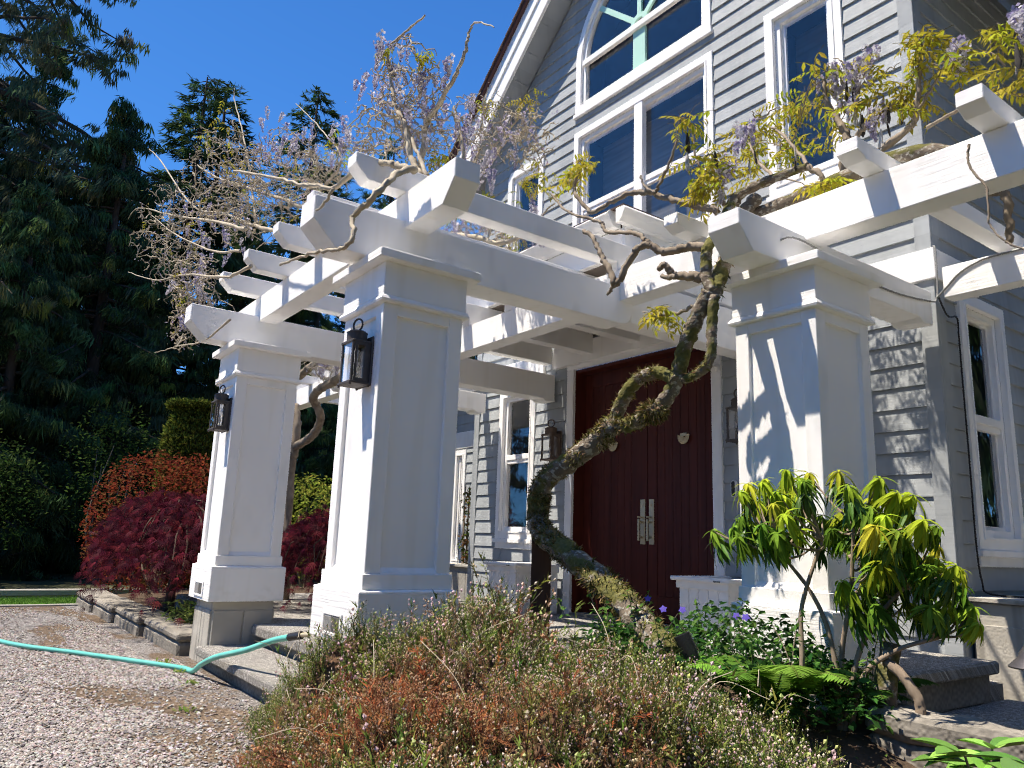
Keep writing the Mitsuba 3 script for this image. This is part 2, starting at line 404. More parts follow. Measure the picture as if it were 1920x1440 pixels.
# low concrete wall round the maple bed, left of the porch
k = thing('planter_wall', 'low weathered concrete wall edging the red maple bed left of the porch', 'low wall')
xs = [-6.45, -5.3, -4.15, -2.95, -1.62]
ys = [1.50, 1.535, 1.585, 1.64, 1.71]
for i in range(4):
    m = rough_block(xs[i], xs[i + 1] - 0.003, ys[i], ys[i] + 0.36, 0.105, 0.172, i, 0.004, 0.08)
    put('coping', m, 'old_concrete', k, smooth=40)
    m = rough_block(xs[i], xs[i + 1] - 0.003, ys[i] + 0.008, ys[i] + 0.34, -0.03, 0.101, i + 9, 0.004, 0.08)
    put('wall_block', m, 'old_concrete', k, smooth=40)
lab(put('maple_bed', grid(-6.5, -1.6, 1.75, 5.2, 40, 30, lambda x, y: 0.125 + 0.02 * np.sin(5 * x) * np.sin(7 * y) + 0.08 * np.clip(y - 1.9, 0, 1)), 'soil'), 'dark soil bed behind the low concrete wall', 'garden bed', kind='structure')
k = thing('timber_edging', 'grey weathered timber rail lying beyond the lawn strip', 'timber rail')
put('beam', box(-7.62, -7.46, -6.5, 6.0, 0.03, 0.115, 0.01), 'weathered_timber', k)
put('lower_beam', box(-7.60, -7.48, -6.5, 6.0, -0.03, 0.028, 0.008), 'weathered_timber', k)
lab(put('kerb_strip', box(-6.30, -6.22, -8.0, 1.6, -0.02, 0.022, 0.008), 'weathered_timber'), 'thin timber edge between the gravel and the lawn', 'edging', kind='structure')
# curb wall in front of the right wing
k = thing('curb_wall', 'rough low concrete curb casting off to the right behind the bright shrub', 'curb wall')
for i, (a, b) in enumerate([(3.42, 4.18), (4.19, 5.1), (5.11, 6.2)]):
    put('coping', rough_block(a, b, 2.97, 3.20, 0.335, 0.425, 20 + i, 0.012, 0.06), 'old_concrete', k, smooth=40)
    put('wall_block', rough_block(a + 0.01, b - 0.006, 2.985, 3.19, 0.05, 0.328, 30 + i, 0.012, 0.07), 'old_concrete', k, smooth=40)
k = thing('terrace_wall', 'board-formed concrete wall below the side window', 'concrete wall')
put('wall_body', box(2.845, 6.4, 5.27, 9.5, -0.02, 0.735, 0.006), 'formed_concrete', k)
for i in range(12):
    a = 2.85 + 0.29 * i
    put('board_mark', box(a + 0.004, a + 0.286, 5.258, 5.2695, -0.02, 0.60 if i % 2 else 0.603, 0.003), 'formed_concrete', k)
put('ledge', box(2.83, 6.4, 5.235, 9.5, 0.737, 0.765, 0.004), 'formed_concrete', k)

# ================================================================ THE PERGOLA
PG = thing('pergola', 'white painted timber pergola on panelled columns in front of the entrance', 'pergola')


def column(cx, cy, ped_bottom, vent=False, ped=True):
    col = virtual('column', PG)
    P = lambda n, m, b='white_smooth', **k: put(n, m, b, col, **k)
    h = 0.25
    if ped:
        P('pedestal', box(cx - 0.235, cx + 0.235, cy - 0.235, cy + 0.235, ped_bottom, 0.469, 0.004), 'formed_concrete')
        for s in (-1, 1):
            for t in (-1, 1):
                a, w = 0.118 * t, 0.112
                P('form_board', box(cx + a - w, cx + a + w, cy + s * 0.236 - 0.012, cy + s * 0.236 + 0.012, ped_bottom, 0.40, 0.004), 'formed_concrete')
                P('form_board', box(cx + s * 0.236 - 0.012, cx + s * 0.236 + 0.012, cy + a - w, cy + a + w, ped_bottom + 0.12, 0.40, 0.004), 'formed_concrete')
    q = 0.29
    P('plinth', box(cx - q, cx + q, cy - q, cy + q, 0.47, 0.722, 0.003), 'white_grain')
    P('plinth_cap', trimesh.convex.convex_hull(np.array([[cx + sx * a, cy + sy * a, z] for sx in (-1, 1) for sy in (-1, 1) for a, z in ((q, 0.7225), (q - 0.002, 0.730), (0.262, 0.737))])), 'white_smooth')
    q = 0.262
    P('base_board', box(cx - q, cx + q, cy - q, cy + q, 0.7375, 0.815, 0.003))
    P('shaft', box(cx - 0.228, cx + 0.228, cy - 0.228, cy + 0.228, 0.8152, 2.235, 0))
    for sx in (-1, 1):
        for sy in (-1, 1):
            x, y = cx + sx * 0.207, cy + sy * 0.207
            P('stile', box(x - 0.043, x + 0.043, y - 0.043, y + 0.043, 0.8154, 2.2345, 0.003))
    for s in (-1, 1):
        for z0, z1 in ((2.175, 2.2343),):
            P('rail', box(cx - 0.1635, cx + 0.1635, cy + s * 0.236 - 0.0125, cy + s * 0.236 + 0.0125, z0, z1, 0.002))
            P('rail', box(cx + s * 0.236 - 0.0125, cx + s * 0.236 + 0.0125, cy - 0.1635, cy + 0.1635, z0, z1, 0.002))
        wed = [(0.225, 0.8156), (0.249, 0.8156), (0.249, 0.820), (0.228, 0.846), (0.225, 0.846)]
        P('panel_sill', prism([(cy + s * a, z) for a, z in wed], 'x', cx - 0.1635, cx + 0.1635))
        P('panel_sill', prism([(cx + s * a, z) for a, z in wed], 'y', cy - 0.1635, cy + 0.1635))
    # necking moulding, frieze, cap
    ring = []
    for a, z in ((0.252, 2.2352), (0.276, 2.240), (0.280, 2.252), (0.272, 2.268), (0.262, 2.278)):
        ring += [[cx + sx * a, cy + sy * a, z] for sx in (-1, 1) for sy in (-1, 1)]
    P('necking', trimesh.convex.convex_hull(np.array(ring)))
    P('frieze', box(cx - 0.262, cx + 0.262, cy - 0.262, cy + 0.262, 2.2785, 2.4645, 0.003), 'white_grain')
    P('cap', box(cx - 0.322, cx + 0.322, cy - 0.322, cy + 0.322, 2.465, 2.515, 0.004), 'white_grain')
    if vent:
        for kx, b in ((-0.052, 'grille'), (0.052, 'dark_grille')):
            x = cx + kx
            P('vent_grille', cat([box(x - 0.046, x + 0.046, cy - 0.2945, cy - 0.2905, 0.512, 0.592, 0.001)] +
                                 [box(x - 0.044 + 0.0145 * i, x - 0.038 + 0.0145 * i, cy - 0.2985, cy - 0.2948, 0.516, 0.588, 0.001) for i in range(7)]), b)
        P('vent_frame', cat([box(cx - 0.125, cx + 0.125, cy - 0.2985, cy - 0.2902, a, b, 0.002) for a, b in ((0.494, 0.510), (0.594, 0.610))] +
                            [box(cx + a, cx + b, cy - 0.2985, cy - 0.2902, 0.5103, 0.5937, 0.002) for a, b in ((-0.125, -0.101), (0.101, 0.125))]), 'white_trim')
    return col


column(-1.30, 1.97, -0.02, vent=True)
column(1.30, 1.97, -0.02, vent=True)
column(2.76, 3.686, -0.02)
column(-2.45, 3.686, 0.0)
column(5.75, 3.686, 0.0)


def bevel_prism(poly, axis, a, b, name, bsdf, inset=0.004):
    """prism with narrow chamfers on its two end outlines"""
    p = sg.Polygon(poly)
    q = p.buffer(-inset, join_style=2)
    n = len(p.exterior.coords) - 1
    ca, cb = np.array(sg.polygon.orient(p).exterior.coords)[:n], np.array(sg.polygon.orient(q).exterior.coords)[:n]
    if len(cb) != n:
        return put(name, prism(poly, axis, a, b), bsdf, PG)
    j = np.argmin(np.linalg.norm(cb - ca[0], axis=1))
    cb = np.roll(cb, -j, axis=0)
    lay = [(cb, a), (ca, a + inset), (ca, b - inset), (cb, b)]
    v = []
    for c, h in lay:
        for u, w in c:
            v.append([h, u, w] if axis == 'x' else [u, h, w])
    f = []
    for L in range(3):
        for i in range(n):
            i2 = (i + 1) % n
            f += [[L * n + i, L * n + i2, (L + 1) * n + i2], [L * n + i, (L + 1) * n + i2, (L + 1) * n + i]]
    tri = trimesh.creation.triangulate_polygon(sg.Polygon(cb), engine='earcut')
    tv, tf = tri
    base = len(v)
    for h, fl in ((a, True), (b, False)):
        o = len(v)
        for u, w in tv:
            v.append([h, u, w] if axis == 'x' else [u, h, w])
        for t in tf: f.append([o + t[0], o + t[2], o + t[1]] if fl else [o + t[0], o + t[1], o + t[2]])
    m = trimesh.Trimesh(np.array(v), np.array(f), process=True)
    if m.is_watertight: m.fix_normals()
    return put(name, m, bsdf, PG)


def front_profile(y0, y1, zb, zt, drop=None, cham=0.135, scroll=False):
    d = (zt - zb) * 0.5 if drop is None else drop
    p = [(y0, zt), (y0, zt - d), (y0 + cham, zb)]
    if scroll: p += [(y1 - 0.16, zb), (y1 - 0.13, zb - 0.022), (y1 - 0.09, zb - 0.03), (y1 - 0.055, zb - 0.022), (y1, zb - 0.022)]
    else: p += [(y1, zb)]
    return p + [(y1, zt)]


# front-to-back beams
bevel_prism(front_profile(1.343, 5.148, 2.53, 2.80, 0.135, 0.14, True), 'x', -1.40, -1.20, 'beam', 'white_grain')
p = [(1.343, 2.80), (1.343, 2.665), (1.48, 2.53), (3.60, 2.53), (3.66, 2.536), (3.70, 2.56), (3.72, 2.60), (3.725, 2.66), (3.725, 2.80)]
bevel_prism(p, 'x', 1.20, 1.40, 'beam', 'white_grain')
bevel_prism([(3.728, 2.56), (5.198, 2.56), (5.198, 2.90), (3.728, 2.90)], 'x', 1.212, 1.388, 'beam', 'white_grain')
bevel_prism(front_profile(3.03, 5.03, 2.512, 2.72, 0.085, 0.115, True), 'x', 2.66, 2.86, 'beam', 'white_grain')
bevel_prism(front_profile(3.03, 5.0, 2.512, 2.72, 0.085, 0.115, True), 'x', -2.52, -2.32, 'beam', 'white_grain')
bevel_prism(front_profile(3.03, 5.0, 2.512, 2.72, 0.085, 0.115, True), 'x', 5.65, 5.85, 'beam', 'white_grain')
# cross beams
bevel_prism([(-1.93, 2.99), (-1.93, 2.88), (-1.82, 2.757), (1.82, 2.757), (1.93, 2.88), (1.93, 2.99)], 'y', 1.89, 2.05, 'cross_beam', 'white_grain')
bevel_prism([(-6.4, 2.93), (-6.4, 2.80), (-6.3, 2.692), (6.4, 2.692), (6.5, 2.80), (6.5, 2.93)], 'y', 3.606, 3.766, 'cross_beam', 'white_grain')
bevel_prism([(2.945, 2.862), (2.945, 2.655), (6.4, 2.655), (6.4, 2.862)], 'y', 5.02, 5.15, 'cross_beam', 'white_grain')
bevel_prism([(-6.4, 2.862), (-6.4, 2.655), (-2.945, 2.655), (-2.945, 2.862)], 'y', 5.02, 5.15, 'cross_beam', 'white_grain')
# rafters over the porch (they run back to the ledger on the wall)
for i, x in enumerate((-1.298, -0.63, 0.042, 0.68, 1.316)):
    z0 = 2.9915
    p = [(1.567, z0 + 0.148), (1.567, z0 + 0.082), (1.65, z0), (3.604, z0), (3.604, 2.932), (5.128, 2.932), (5.128, z0 + 0.148)]
    bevel_prism(p, 'x', x - 0.06, x + 0.06, 'rafter', 'white_grain')
# rafters of the wings
for x in (2.10, 3.268, 3.843, 4.42, 4.99, 5.57, 6.1, -2.10, -2.68, -3.268, -3.843, -4.42, -4.99, -5.57):
    far = 5.19 if abs(x) < 2.8 else 5.40
    p = [(3.372, 3.012), (3.372, 2.952), (3.44, 2.932), (far, 2.932), (far, 3.012)] if False else [(3.372, 3.012), (3.372, 2.955), (3.45, 2.932), (far, 2.932), (far, 3.012)]
    p = [(3.36, 3.035), (3.36, 2.968), (3.44, 2.9325), (far, 2.9325), (far, 3.035)]
    bevel_prism(p, 'x', x - 0.058, x + 0.058, 'rafter', 'white_grain')

# ================================================================ THE HOUSE
HS = thing('house', 'grey clapboard house with white trim, steep gable and arched upper window', 'house')
WY, WX = 5.2, 2.8


def pbox(plane, a0, a1, b0, b1, d0, d1, b=0.003):
    """box on a wall: a along the wall, b up, d outwards from the wall face"""
    if plane == 'F': return box(a0, a1, WY - d1, WY - d0, b0, b1, b)
    if plane == 'L': return box(a0, a1, 6.2 - d1, 6.2 - d0, b0, b1, b)
    return box(WX + d0, WX + d1, a0, a1, b0, b1, b)


def pprism(plane, poly, d0, d1):
    if plane == 'F': return prism(poly, 'y', WY - d1, WY - d0)
    if plane == 'L': return prism(poly, 'y', 6.2 - d1, 6.2 - d0)
    return prism(poly, 'x', WX + d0, WX + d1)


def roof_z(x): return 8.433 - 0.9167 * abs(x)


openings = {'F': [], 'S': [], 'L': []}


def window(plane, a0, a1, b0, b1, bars=(), mull=(), sill=True, label=None, outline=None, backing='interior_dark', rail=None, screen=False, cas=0.085):
    w = virtual('window', HS)
    if label: lab(w, label)
    P = lambda n, m, b='white_trim': put(n, m, b, w)
    outer = sg.box(a0, b0, a1, b1) if outline is None else outline
    inner = outer.buffer(-cas, join_style=2)
    openings[plane].append(outer.buffer(-0.02, join_style=2))
    fr = outer.difference(inner)
    P('casing', pprism(plane, fr, -0.002, 0.032))
    if outline is None and cas > 0.06:
        P('casing_lip', pprism(plane, inner.buffer(0.018, join_style=2).difference(inner), 0.0325, 0.040))
    sash = inner.difference(inner.buffer(-0.05, join_style=2))
    P('frame', pprism(plane, sash, -0.06, -0.004))
    ia0, ib0, ia1, ib1 = inner.bounds
    for m_ in mull:
        P('mullion', pbox(plane, m_ - 0.06, m_ + 0.06, ib0 + 0.0005, ib1 - 0.0005, -0.03, 0.0345))
    if rail is not None:
        P('meeting_rail', pbox(plane, ia0 + 0.001, ia1 - 0.001, rail - 0.03, rail + 0.03, -0.052, -0.0025))
        P('sash_rail', pbox(plane, ia0 + 0.05, ia1 - 0.05, rail - 0.072, rail - 0.0305, -0.058, -0.014))
    for m in bars: P('muntin', m)
    P('pane', pprism(plane, inner.buffer(-0.03), -0.0355, -0.0350) if False else pane_sheet(plane, inner.buffer(-0.02)), 'glass_pane')
    if screen:
        P('stop_bead', pprism(plane, inner.buffer(-0.05, join_style=2).difference(inner.buffer(-0.078, join_style=2)), -0.066, -0.04), 'white_trim')
    # the room behind
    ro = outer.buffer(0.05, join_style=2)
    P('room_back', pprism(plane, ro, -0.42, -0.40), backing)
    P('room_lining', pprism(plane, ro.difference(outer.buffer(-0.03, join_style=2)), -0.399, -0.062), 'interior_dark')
    if sill:
        P('sill', pbox(plane, a0 - 0.02, a1 + 0.02, b0 - 0.045, b0 - 0.001, -0.002, 0.055))
        P('apron', pbox(plane, a0 + 0.005, a1 - 0.005, b0 - 0.11, b0 - 0.0455, -0.002, 0.028))
    return w


def pane_sheet(plane, poly, d=-0.035):
    if plane != 'S':
        tv, tf = trimesh.creation.triangulate_polygon(poly, engine='earcut')
        y = (WY if plane == 'F' else 6.2) - d
        return trimesh.Trimesh(np.c_[tv[:, 0], np.full(len(tv), y), tv[:, 1]], tf, process=False)
    tv, tf = trimesh.creation.triangulate_polygon(poly, engine='earcut')
    return trimesh.Trimesh(np.c_[np.full(len(tv), WX + d), tv[:, 0], tv[:, 1]], tf, process=False)


# arched fan window
arch = unary_union([sg.box(-0.98, 5.85, 0.98, 6.49), sg.Point(0, 6.49).buffer(0.98, 32).intersection(sg.box(-2, 6.4899, 2, 9))])
bars = [pbox('F', -0.875, 0.875, 6.43, 6.50, -0.02, 0.030)]
wk = window('F', 0, 0, 0, 0, bars=bars, sill=False, outline=arch, label='arched fan window with mint green spokes in the gable')
hub = sg.Point(0, 6.50).buffer(0.13, 16).difference(sg.Point(0, 6.50).buffer(0.075, 16)).intersection(sg.box(-1, 6.5005, 1, 8))
put('spoke', pprism('F', hub, -0.032, -0.006), 'mint_paint', wk)
for a in (43, 90, 137):
    c, s = math.cos(math.radians(a)), math.sin(math.radians(a))
    sp = sg.LineString([(0.125 * c, 6.5 + 0.125 * s), (0.865 * c, 6.49 + 0.865 * s)]).buffer(0.03, cap_style=2)
    put('spoke', pprism('F', sp, -0.033, -0.008), 'mint_paint', wk)
put('centre_mullion', pbox('F', -0.09, 0.09, 5.94, 6.4295, -0.036, -0.006), 'mint_paint', wk)
put('sill', pbox('F', -1.0, 1.0, 5.80, 5.849, -0.002, 0.05), 'white_trim', wk)
# pair of tall sashes under it
window('F', -0.99, 0.99, 3.86, 5.615, backing='blind_dim', mull=(0.03,), rail=4.66, screen=True, label='wide double window in the middle of the upper floor', sill=True)
window('F', 1.565, 2.275, 3.90, 5.63, backing='blind_dim', screen=True, label='narrow upper window right of the double window')
clip = sg.Polygon([(-2.275, 3.90), (-1.555, 3.90), (-1.555, 5.61), (-2.215, 5.61), (-2.275, 5.545)])
window('F', 0, 0, 0, 0, outline=clip, sill=False, screen=True, label='narrow upper window left under the slope of the gable')
window('F', -2.27, -1.575, 1.03, 2.76, rail=1.96, label='tall sash window left of the red doors')
window('F', 1.60, 2.26, 1.03, 2.76, rail=1.96, label='sash window hidden behind the right column')
window('S', 5.50, 6.225, 1.06, 2.85, rail=1.96, label='tall narrow window in the shaded side wall', screen=True)
window('L', -5.6, -4.96, 0.62, 2.34, backing='blind_pale', label='window with pale blinds in the recessed left wall')
window('L', -4.96 + 0.09, -4.55, 0.62, 2.34, label='narrow window in the recessed left wall beside the corner')

# the entrance: opening with recessed double doors
DT = 2.82
door_open = sg.box(-1.02, 0.28, 1.02, DT + 0.045)
openings['F'].append(sg.box(-0.97, 0.2, 0.97, DT + 0.02))
ent = virtual('entrance', HS)
for s in (-1, 1):
    a = sorted((s * 0.915, s * 1.02))
    put('trim', pbox('F', a[0], a[1], 0.30, DT - 0.0005, -0.002, 0.034), 'white_trim', ent)
    a = sorted((s * 0.915, s * 0.955))
    put('jamb', pbox('F', a[0], a[1], 0.30, DT, -0.17, -0.0025, 0.001), 'mahogany', ent)
put('trim', pbox('F', -1.02, 1.02, DT, DT + 0.05, -0.002, 0.036), 'white_trim', ent)
put('jamb', pbox('F', -0.914, 0.914, DT - 0.035, DT - 0.001, -0.17, -0.0025, 0.001), 'mahogany', ent)
put('threshold', pbox('F', -0.95, 0.95, 0.28, 0.325, -0.2, 0.03), 'old_concrete', ent)
for s in (-1, 1):
    d = virtual('door', HS)
    x0, x1 = sorted((s * 0.004, s * 0.913))
    D0 = -0.15
    put('stile', pbox('F', x0, x0 + 0.115, 0.328, DT - 0.04, D0 - 0.04, D0 + 0.012), 'mahogany', d)
    put('stile', pbox('F', x1 - 0.115, x1, 0.328, DT - 0.04, D0 - 0.04, D0 + 0.012), 'mahogany', d)
    put('rail', pbox('F', x0 + 0.1155, x1 - 0.1155, DT - 0.19, DT - 0.0405, D0 - 0.04, D0 + 0.011), 'mahogany', d)
    put('rail', pbox('F', x0 + 0.1155, x1 - 0.1155, 0.3285, 0.56, D0 - 0.04, D0 + 0.011), 'mahogany', d)
    n = 7
    w = (x1 - x0 - 0.232) / n
    for i in range(n):
        a = x0 + 0.116 + w * i
        put('plank', pbox('F', a + 0.0012, a + w - 0.0012, 0.5605, DT - 0.1905, D0 - 0.035, D0 + 0.006, 0.0022), 'mahogany', d)
    hx = s * 0.057
    put('handle_plate', pbox('F', hx - 0.032, hx + 0.032, 1.02, 1.44, D0 + 0.0125, D0 + 0.020, 0.003), 'brass', d)
    gx = hx - 0.006
    put('pull', cat([box(gx - 0.011, gx + 0.011, WY - D0 - 0.075, WY - D0 - 0.057, 1.05, 1.255, 0.004),
                     box(gx - 0.010, gx + 0.010, WY - D0 - 0.060, WY - D0 - 0.0195, 1.075, 1.095, 0.003),
                     box(gx - 0.010, gx + 0.010, WY - D0 - 0.060, WY - D0 - 0.0195, 1.215, 1.235, 0.003),
                     box(gx - 0.016, gx + 0.016, WY - D0 - 0.070, WY - D0 - 0.0198, 1.265, 1.278, 0.003)]), 'brass', d)
    put('lock', lathe([(0, 0), (0.012, 0), (0.012, 0.006), (0, 0.008)], 14, (0, 0, 0)).apply_transform(trimesh.transformations.rotation_matrix(math.pi / 2, [1, 0, 0])).apply_translation([hx, WY - D0 - 0.0201, 1.385]), 'brass', d)

# clapboards: every course is a board of its own, cut round the openings
front_poly = sg.Polygon([(-2.71, 0.10), (2.71, 0.10), (2.71, roof_z(2.71)), (0, roof_z(0)), (-2.71, roof_z(2.71))])
side_poly = sg.box(5.30, 0.70, 11.0, 5.85)
left_poly = sg.box(-8.2, 0.10, -2.8, 3.25)
lo_openings = {k_: unary_union([o.buffer(0.0) for o in v_]) for k_, v_ in openings.items()}
band_cut = unary_union([sg.box(1.40, 2.855, 2.85, 3.075), sg.box(-2.75, 2.855, -1.42, 3.075)])


def clapboards(plane, poly, cut, parent):
    lo, hi = poly.bounds[1], poly.bounds[3]
    full_cut = cut.buffer(0.0)
    k0 = int(math.floor((lo - 0.04) / 0.15))
    for kk in range(k0, int((hi - 0.04) / 0.15) + 1):
        z0 = 0.04 + 0.15 * kk
        strip = sg.box(-20, z0 + (0.005 if plane == 'S' else 0), 20, z0 + 0.1495).intersection(poly).difference(full_cut)
        parts = [strip] if strip.geom_type == 'Polygon' else list(getattr(strip, 'geoms', []))
        cutp = []
        for pc in parts:            # butt joints between the lengths of board
            x0_, _, x1_, _ = pc.bounds
            if x1_ - x0_ > 1.3 and (kk * 7) % 3:
                xj = x0_ + (x1_ - x0_) * (0.28 + 0.44 * ((kk * 0.618) % 1))
                cutp += [pc.intersection(sg.box(-20, -5, xj - 0.002, 20)), pc.intersection(sg.box(xj + 0.002, -5, 20, 20))]
            else: cutp.append(pc)
        for pc in cutp:
            if pc.geom_type != 'Polygon' or pc.area < 0.003: continue
            pc = pc.simplify(0.0005)
            m = pprism(plane, pc, 0.0, 0.016)
            v = m.vertices.copy()
            zt = np.clip((v[:, 2] - z0) / 0.15, 0, 1)
            jit = 0.0022 * math.sin(kk * 12.9898 + pc.centroid.x * 3.1)
            if plane == 'S':
                front = v[:, 0] > WX + 0.008
                v[front, 0] = WX + 0.016 + jit - 0.0125 * zt[front]
            else:
                yw = WY if plane == 'F' else 6.2
                front = v[:, 1] < yw - 0.008
                v[front, 1] = yw - (0.020 + jit - 0.0165 * zt[front])
            put('board', trimesh.Trimesh(v, m.faces, process=False), 'siding_paint', parent)


fw = put('front_wall', pprism('F', front_poly.buffer(0.0).difference(lo_openings['F']), -0.06, -0.001), 'siding_paint', HS)
cutF = unary_union([lo_openings['F'].buffer(0.021, join_style=2), sg.box(-1.02, 0, 1.02, DT + 0.05), band_cut, sg.box(-1.24, 2.825, 1.2, 3.10)])
clapboards('F', front_poly, cutF, fw)
sw = put('side_wall', pprism('S', side_poly.difference(lo_openings['S']), -0.06, -0.001), 'siding_paint', HS)
clapboards('S', side_poly, lo_openings['S'].buffer(0.021, join_style=2), sw)
lw = put('left_wall', pprism('L', left_poly.difference(lo_openings['L']), -0.06, -0.001), 'siding_paint', HS)
clapboards('L', left_poly, unary_union([lo_openings['L'].buffer(0.021, join_style=2), sg.box(-9, 2.36, -2.8, 2.62)]), lw)
put('frieze_band', pbox('L', -8.2, -2.87, 2.365, 2.615, -0.001, 0.03), 'white_trim', HS)
# corner boards
for s in (-1, 1):
    zt = roof_z(2.7)
    a = sorted((s * 2.711, s * 2.822))
    put('corner_board', box(a[0], a[1], 5.173, 5.1995, 0.12, zt, 0.003), 'siding_paint', HS)
put('corner_board', box(2.8005, 2.8225, 5.2, 5.298, 0.12, 5.9, 0.003), 'siding_paint', HS)
put('wall_return', box(-2.82, -2.78, 5.21, 6.2, 0.1, 5.9, 0.0), 'siding_paint', HS)
# white band round the corner at the level of the pergola
put('frieze_band', box(1.41, 2.842, 5.150, 5.1995, 2.855, 3.072, 0.004), 'white_grain', HS)
put('frieze_band', box(2.8235, 2.845, 5.1502, 5.8, 2.855, 3.072, 0.004), 'white_grain', HS)
put('frieze_band', box(-2.842, -1.42, 5.150, 5.1995, 2.855, 3.072, 0.004), 'white_grain', HS)
# ledger over the doors, ceiling, little entry roof with its gutter
put('ledger', box(-1.24, 1.209, 5.1295, 5.1985, 2.872, 3.10, 0.004), 'white_trim', HS)
er = virtual('entry_roof', HS)
put('soffit', box(-1.18, 1.20, 3.86, 5.197, 3.146, 3.166, 0), 'soffit_brown', er)
put('fascia', box(-1.20, 1.215, 3.80, 3.858, 3.15, 3.36, 0.004), 'white_trim', er)
put('fascia', box(1.2155, 1.25, 3.80, 5.196, 3.15, 3.40, 0.004), 'white_trim', er, label='white side board of the little roof over the doors')
put('fascia', box(-1.235, -1.2005, 3.80, 5.196, 3.15, 3.40, 0.004), 'white_trim', er)
gp = [(3.797, 3.36), (3.797, 3.474), (3.69, 3.474), (3.672, 3.455), (3.69, 3.43), (3.70, 3.40), (3.735, 3.365)]
m = prism(gp, 'x', -1.30, 1.19)
put('gutter', m, 'white_trim', er, smooth=35)
put('gutter_cap', prism(sg.Polygon(gp).buffer(0.006, join_style=2), 'x', 1.1905, 1.20), 'white_trim', er)
put('gutter', prism([(1.252, 3.36), (1.252, 3.475), (1.335, 3.475), (1.35, 3.455), (1.335, 3.43), (1.32, 3.40), (1.29, 3.365)], 'y', 3.70, 5.19), 'white_trim', er, smooth=35)
put('roof_slope', trimesh.convex.convex_hull(np.array([[-1.3, 3.70, 3.478], [1.33, 3.70, 3.478], [-1.3, 5.19, 3.478], [1.33, 5.19, 3.478], [-0.7, 5.19, 3.80], [0.7, 5.19, 3.80], [-1.3, 3.70, 3.49], [1.33, 3.70, 3.49]])), 'shingle', er)
# main roof: slopes of shingle courses, rake boards, soffit
rf = virtual('roof', HS)
sl = math.hypot(1, 0.9167)
nx, nz = 0.9167 / sl, 1 / sl
for s in (-1, 1):
    def q(x, up): return (s * (x + nx * up), roof_z(x) + nz * up)
    xe = 3.25
    for n_, u0, u1, y0, y1, b in (('soffit', 0.0, 0.02, 4.905, 5.172, 'siding_paint'),):
        # soffit boards
        L = np.linspace(0.02, xe, 13)
        for i in range(12):
            put('soffit_board', prism([q(L[i] + 0.002, 0.0), q(L[i + 1] - 0.002, 0.0), q(L[i + 1] - 0.002, 0.018), q(L[i] + 0.002, 0.018)], 'y', y0, y1), b, rf)
    put('rake_board', prism([q(0.0, -0.012), q(xe, -0.012), q(xe, 0.18), q(0.0, 0.18)], 'y', 4.865, 4.904), 'white_grain', rf)
    put('rake_trim', prism([q(0.0, 0.1805), q(xe, 0.1805), q(xe, 0.36), q(0.0, 0.36)], 'y', 4.845, 4.904), 'white_grain', rf)
    put('drip_edge', prism([q(0.0, 0.3605), q(xe + 0.04, 0.3605), q(xe + 0.04, 0.40), q(0.0, 0.40)], 'y', 4.80, 11.0), 'fascia_dark', rf)
    put('deck', prism([q(0.0, 0.02), q(xe, 0.02), q(xe, 0.359), q(0.0, 0.359)], 'y', 4.906, 11.0), 'siding_paint', rf)
    put('eave_board', prism([q(xe + 0.001, -0.1), q(xe + 0.03, -0.1), q(xe + 0.03, 0.36), q(xe + 0.001, 0.36)], 'y', 4.85, 11.0), 'white_trim', rf)
    for i in range(24):
        a, b = xe + 0.06 - 0.14 * i, xe + 0.06 - 0.14 * (i + 1) - 0.03
        if b < 0: b = 0.0
        if a <= 0.03: break
        put('shingle_course', prism([q(a, 0.4005), q(a, 0.425), q(b, 0.407), q(b, 0.4005)], 'y', 4.775, 11.0), 'shingle', rf)
# low roof of the recessed left wing
lr = virtual('wing_roof', HS)
put('wing_fascia', box(-8.4, -2.83, 5.85, 5.89, 3.12, 3.30, 0.004), 'white_trim', lr)
put('wing_soffit', box(-8.4, -2.83, 5.891, 6.18, 3.255, 3.275, 0), 'siding_paint', lr)
put('wing_slope', prism([(5.83, 3.302), (10.5, 5.2), (10.5, 5.25), (5.81, 3.345)], 'x', -8.5, -2.84), 'shingle', lr)
put('foundation', box(-2.79, 2.79, 5.65, 11, -0.02, 0.70, 0), 'formed_concrete', HS)
put('foundation', box(-8.2, -2.8, 6.21, 11, -0.02, 0.4, 0), 'formed_concrete', HS)
# cables on the side of the house
put('cable', tube(smooth_path([(2.84, 5.155, 2.75), (2.86, 5.24, 2.60), (2.85, 5.40, 2.62), (2.845, 5.42, 2.50), (2.84, 5.43, 2.2), (2.84, 5.43, 1.6), (2.84, 5.425, 1.1), (2.845, 5.45, 0.86), (2.87, 5.5, 0.78), (3.2, 5.45, 0.78)]), 0.006, 6), 'cable_black', HS)
put('cable', tube(smooth_path([(2.735, 3.375, 2.53), (2.88, 3.41, 2.65), (2.868, 3.8, 2.66), (2.866, 4.4, 2.60), (2.866, 4.95, 2.64), (2.85, 5.13, 2.70), (2.86, 5.14, 2.9), (2.855, 5.15, 3.06), (2.83, 5.18, 3.09)]), 0.0055, 6), 'cable_grey', HS)
put('cable', tube(smooth_path([(2.90, 5.012, 2.66), (2.97, 5.012, 2.72), (3.05, 5.012, 2.79), (3.16, 5.012, 2.835), (3.3, 5.012, 2.85), (4.0, 5.012, 2.845)]), 0.006, 6), 'cable_grey', HS)

# ================================================================ LANTERNS, PLANTERS, SMALL THINGS
def ring_mesh(R, r, n=22, m=7):
    return trimesh.creation.torus(R, r, major_sections=n, minor_sections=m)


